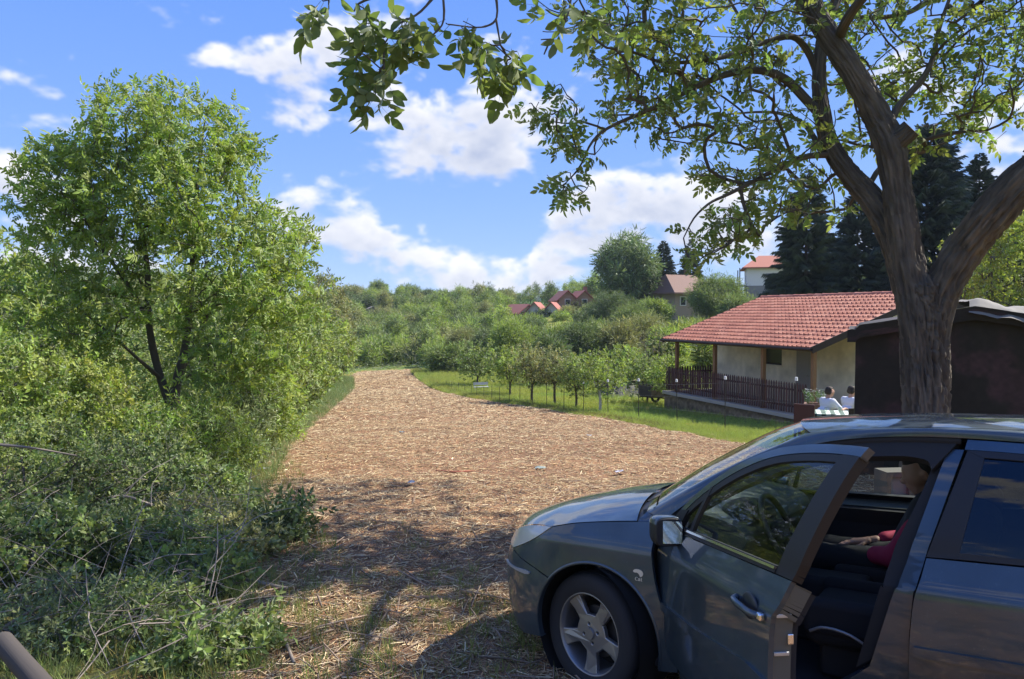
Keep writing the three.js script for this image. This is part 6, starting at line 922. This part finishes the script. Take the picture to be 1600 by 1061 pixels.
// hillside across the valley: single crowns, all alike at this distance
{
  const r = rngOf(99), mats = ['mid', 'bright', 'dark', 'olive', 'mid', 'bright'], tone = ['mid-green', 'bright green', 'dark green', 'olive green', 'mid-green', 'bright green'];
  for (let i = 0; i < 235; i++) { const Z = i < 160 ? 92 + 125 * Math.pow(r(), .8) : 78 + 50 * r(), px = i < 160 ? 430 + 620 * r() : 500 + 240 * r(), X = (px - 800) / FPX * Z; const y = groundH(X, Z), hgt = (2.2 + 3.2 * r() * r()) * (Z > 150 ? 1.4 : 1), p = at(px, 0, Z); let topPy = HORIZON - (y + hgt - EYE) / Z * FPX; if (px > 800 && px < 940 && Z < 138) topPy = Math.max(topPy, 501); if (px > 560 && px < 606 && Z < 152) topPy = Math.max(topPy, 505); leafTree(`${tone[i % 6]} ${Z < 120 ? 'tree low on the hillside just beyond the end of the field' : Z < 165 ? 'tree halfway up the wooded hillside across the valley' : 'tree near the crest of the wooded hillside across the valley'}`, px, topPy, (1.2 + 1.5 * r()) / Z * FPX, Z, M_[mats[i % 6]], { n: 26, per: 5, seed: 200 + i, trunk: .1, geo: 'far', size: .85 + .5 * r(), skin: .7, tint: [.45, 1.6], fork: 2, group: 'hillside trees across the valley' }); }
  for (let i = 0; i < 46; i++) { const Z = 105 + 110 * r(), px = -40 + 480 * r(), X = (px - 800) / FPX * Z, y = groundH(X, Z), hgt = 4 + 5 * r(); leafTree(`${tone[i % 6]} tree far off on the left behind the thicket`, px, HORIZON - (y + hgt - EYE) / Z * FPX, (2.2 + 2 * r()) / Z * FPX, Z, M_[mats[i % 6]], { n: 60, per: 4, seed: 400 + i, trunk: .1, size: 1.8, fork: 2, group: 'far trees on the left' }); }
  for (let i = 0; i < 46; i++) { const Z = 75 + 60 * r(), px = i < 24 ? 1270 + 380 * r() : 1650 + 800 * r(), X = (px - 800) / FPX * Z, y = groundH(X, Z), hgt = 3 + 3 * r(); leafTree(`${tone[i % 6]} tree on the slope behind the dark conifers`, px, HORIZON - (y + hgt - EYE) / Z * FPX, (2 + 2 * r()) / Z * FPX, Z, M_[mats[i % 6]], { n: 60, per: 4, seed: 500 + i, trunk: .1, size: 1.5, fork: 2, group: 'trees on the slope behind the conifers' }); }
  // undergrowth of the slopes
  const list = []; for (let i = 0; i < 21000; i++) { const Z = 66 + 200 * Math.pow(r(), 1.2), px = -100 + 2300 * r(), X = (px - 800) / FPX * Z; if (Z < 72 && X < eR(Math.min(Z, 69)) + .5 && X > eL(Math.min(Z, 69)) - .5) continue; const s = (.6 + 1.1 * r()) * (Z > 120 ? 1.5 : 1), b = .45 + .95 * r(), y = 1 + .9 * (fbm(X * .06, 2, Z * .06, 3) - .5) * 2; const sy = groundH(X, Z) + s; if (px > 800 && px < 940 && Z < 136 && HORIZON - (sy - EYE) / Z * FPX < 499) continue; list.push({ p: V(X, groundH(X, Z) + s * .15, -Z), q: Q(r(), r() * 6.28, r()), s: V(s, s * .8, s), c: [b * y, b, b * .8] }); }
  stuff('hillside_scrub', 'low scrub covering the hillsides', G.far[0], M_.dark, list);
  const l2 = []; for (let i = 0; i < 2600; i++) { const Z = 30 + 42 * r(), px = 640 + 520 * r(), X = (px - 800) / FPX * Z; if (X < eR(Z) + 5 + r() * 8) continue; const s = .5 + .9 * r(), b = .6 + .7 * r(); l2.push({ p: V(X, groundH(X, Z) + s * .15, -Z), q: Q(r(), r() * 6.28, r()), s: V(s, s, s), c: [b, b, b * .8] }); }
  stuff('orchard_scrub', 'weeds and scrub between the orchard trees', G.fine[0], M_.olive, l2);
}
// ---------------------------------------------------------------- houses
function house(label, px, Z, basePy, Wd, D, wallH, roofH, turn, wallC, roofC, { gables = 1, storeys = 2, chimney, over = .5, hip = 0, wins = 3, balcony, lower } = {}) {
  const X = (px - 800) / FPX * Z, y = at(px, basePy, Z).y, g = thing('house', label, 'house', V(X, y, -Z), turn), wm = std(lin(...wallC), .9), rm = std(lin(...roofC), .85), fr = std(lin(.6, .6, .58), .6), pn = std(lin(.03, .035, .04), .15);
  const body = new THREE.Shape(); body.moveTo(-Wd / 2, -4); body.lineTo(Wd / 2, -4); body.lineTo(Wd / 2, wallH); if (hip) body.lineTo(-Wd / 2, wallH); else { for (let k = gables - 1; k >= 0; k--) { const a = -Wd / 2 + Wd * k / gables, b = a + Wd / gables; body.lineTo(b, wallH); body.lineTo((a + b) / 2, wallH + roofH * .96); } body.lineTo(-Wd / 2, wallH); }
  mesh('wall', new THREE.ExtrudeGeometry(body, { depth: D, bevelEnabled: false }).translate(0, 0, -D), wm, g);
  if (lower) mesh('lower_wall', uvBox(-Wd / 2 - .03, Wd / 2 + .03, -4, wallH * .46, -D - .03, .03), std(lin(...lower), .9), g);
  const slab = (pts, nm = 'roof') => { const top = [], o = .18; pts.forEach(p => top.push(p[0], p[1] + o, p[2])); const q = [...top]; pts.forEach(p => q.push(p[0], p[1], p[2])); const n = pts.length, idx = []; for (let i = 1; i < n - 1; i++) idx.push(0, i, i + 1, n, n + i + 1, n + i); for (let i = 0; i < n; i++) { const j = (i + 1) % n; idx.push(i, n + i, j, j, n + i, n + j); } return toCreasedNormals(rawGeo(q, idx), .3); };
  if (hip) { const a = -Wd / 2 - over, b = Wd / 2 + over, f = over, k = -D - over, h = hip, m = -D / 2, y0 = wallH - .1, y1 = wallH + roofH; for (const pts of [[[a, y0, f], [b, y0, f], [b - h, y1, m], [a + h, y1, m]], [[b, y0, k], [a, y0, k], [a + h, y1, m], [b - h, y1, m]], [[a, y0, k], [a, y0, f], [a + h, y1, m]], [[b, y0, f], [b, y0, k], [b - h, y1, m]]]) mesh('roof', slab(pts), rm, g); }
  else for (let k = 0; k < gables; k++) { const a = -Wd / 2 + Wd * k / gables, b = a + Wd / gables, m = (a + b) / 2, s = roofH / (m - a), oa = k ? 0 : over, ob = k < gables - 1 ? 0 : over; mesh('roof', slab([[a - oa, wallH - oa * s, over], [m, wallH + roofH, over], [m, wallH + roofH, -D - over], [a - oa, wallH - oa * s, -D - over]]), rm, g); mesh('roof', slab([[m, wallH + roofH, over], [b + ob, wallH - ob * s, over], [b + ob, wallH - ob * s, -D - over], [m, wallH + roofH, -D - over]]), rm, g); }
  for (let st = 0; st < storeys; st++) for (let k = 0; k < wins; k++) { const x = -Wd / 2 + Wd * (k + .5) / wins, y0 = wallH * (st + .38) / storeys, w = .5, h = .6; const f = mesh('window', join([uvBox(x - w, x + w, y0 - h, y0 - h + .09, .002, .09), uvBox(x - w, x + w, y0 + h - .09, y0 + h, .002, .09), uvBox(x - w, x - w + .09, y0 - h + .09, y0 + h - .09, .002, .09), uvBox(x + w - .09, x + w, y0 - h + .09, y0 + h - .09, .002, .09)]), fr, g); mesh('pane', uvBox(x - w + .09, x + w - .09, y0 - h + .09, y0 + h - .09, .035, .045), pn, f); }
  for (let st = 0; st < storeys; st++) { const z = -D * .5, y0 = wallH * (st + .38) / storeys; const f = mesh('window', uvBox(-Wd / 2 - .08, -Wd / 2 - .035, y0 - .6, y0 + .6, z - .5, z + .5), fr, g); mesh('pane', uvBox(-Wd / 2 - .1, -Wd / 2 - .081, y0 - .5, y0 + .5, z - .4, z + .4), pn, f); }
  if (chimney) mesh('chimney', uvBox(chimney - .3, chimney + .3, wallH + roofH * .4, wallH + roofH + .9, -D * .55 - .3, -D * .55 + .3), std(lin(.22, .12, .09), .9), g);
  if (balcony) { mesh('balcony_floor', uvBox(-Wd / 2 - 1.2, -Wd / 2 - .11, wallH * .47, wallH * .5, -D * .9, .6), wm, g); for (const z of [.5, -D * .85]) mesh('balcony_post', uvBox(-Wd / 2 - 1.15, -Wd / 2 - 1.0, -2, wallH, z - .08, z + .08), darkWood, g); }
  return g;
}
house('white house with a bright red hipped roof on the slope', 1202, 112, 470, 6.6, 7, 5.0, 1.9, -.25, [.72, .70, .66], [.35, .13, .085], { hip: 2.6, over: .7, wins: 1, balcony: true, lower: [.24, .235, .22] });
house('low house with a brown roof and a chimney on the slope', 1090, 96, 478, 7.6, 7, 1.6, 2.4, .5, [.30, .24, .19], [.17, .10, .075], { hip: 2.2, chimney: 1.6, storeys: 1, wins: 3, over: .8 });
house('brown twin-gabled house on the skyline', 900, 131, 484, 6.2, 6, 1.9, 1.4, .18, [.27, .18, .135], [.27, .10, .07], { gables: 2, chimney: 2.6, wins: 2 });
house('white house with two red gabled roofs below the skyline', 848, 122, 496, 5.6, 6, .9, 1.5, -.2, [.55, .53, .51], [.31, .11, .085], { gables: 2, storeys: 1, wins: 2 });
house('red roof peeping over trees left of the two red gables', 824, 126, 494, 3.6, 5, .6, 1.3, .6, [.5, .48, .46], [.29, .11, .085], { storeys: 1, wins: 2 });
house('house with an orange-red roof glimpsed through the left tree', 112, 150, 498, 6, 6, 1.5, 1.5, .2, [.6, .57, .53], [.45, .17, .11], { storeys: 1, wins: 2 });
house('small roof far left above the bushes', 66, 165, 470, 8, 7, 2.0, 2.0, -.2, [.5, .46, .42], [.38, .15, .11], { storeys: 1, wins: 3 });
house('grey hut half hidden on the left hillside', 583, 150, 500, 4.2, 4, 1.6, 1.0, .3, [.22, .19, .16], [.20, .17, .15], { storeys: 1, wins: 1, over: .2 });
// ---------------------------------------------------------------- what stands behind the viewer and shows in the car's paint and glass
[[-7, -9, 'mid'], [-2.5, -11, 'dark'], [2.5, -10.5, 'mid'], [7, -9.5, 'dark'], [11, -7, 'mid'], [-11, -5, 'dark'], [13.5, -2, 'mid']].forEach(([X, Z, m], i) => shrub('hedge bush behind the viewer, seen only in the car paint', X, Z, 2.6, 3.0 + .5 * (i % 3), 1.5, 120, 5, G.bush, M_[m], { seed: 700 + i, size: 2.0, group: 'hedge behind the viewer', name: 'hedge_bush' }));
// thin summer haze
scene.fog = new THREE.FogExp2(0xc4d4ea, .00022);
console.log('far');
renderer.render(scene, camera);
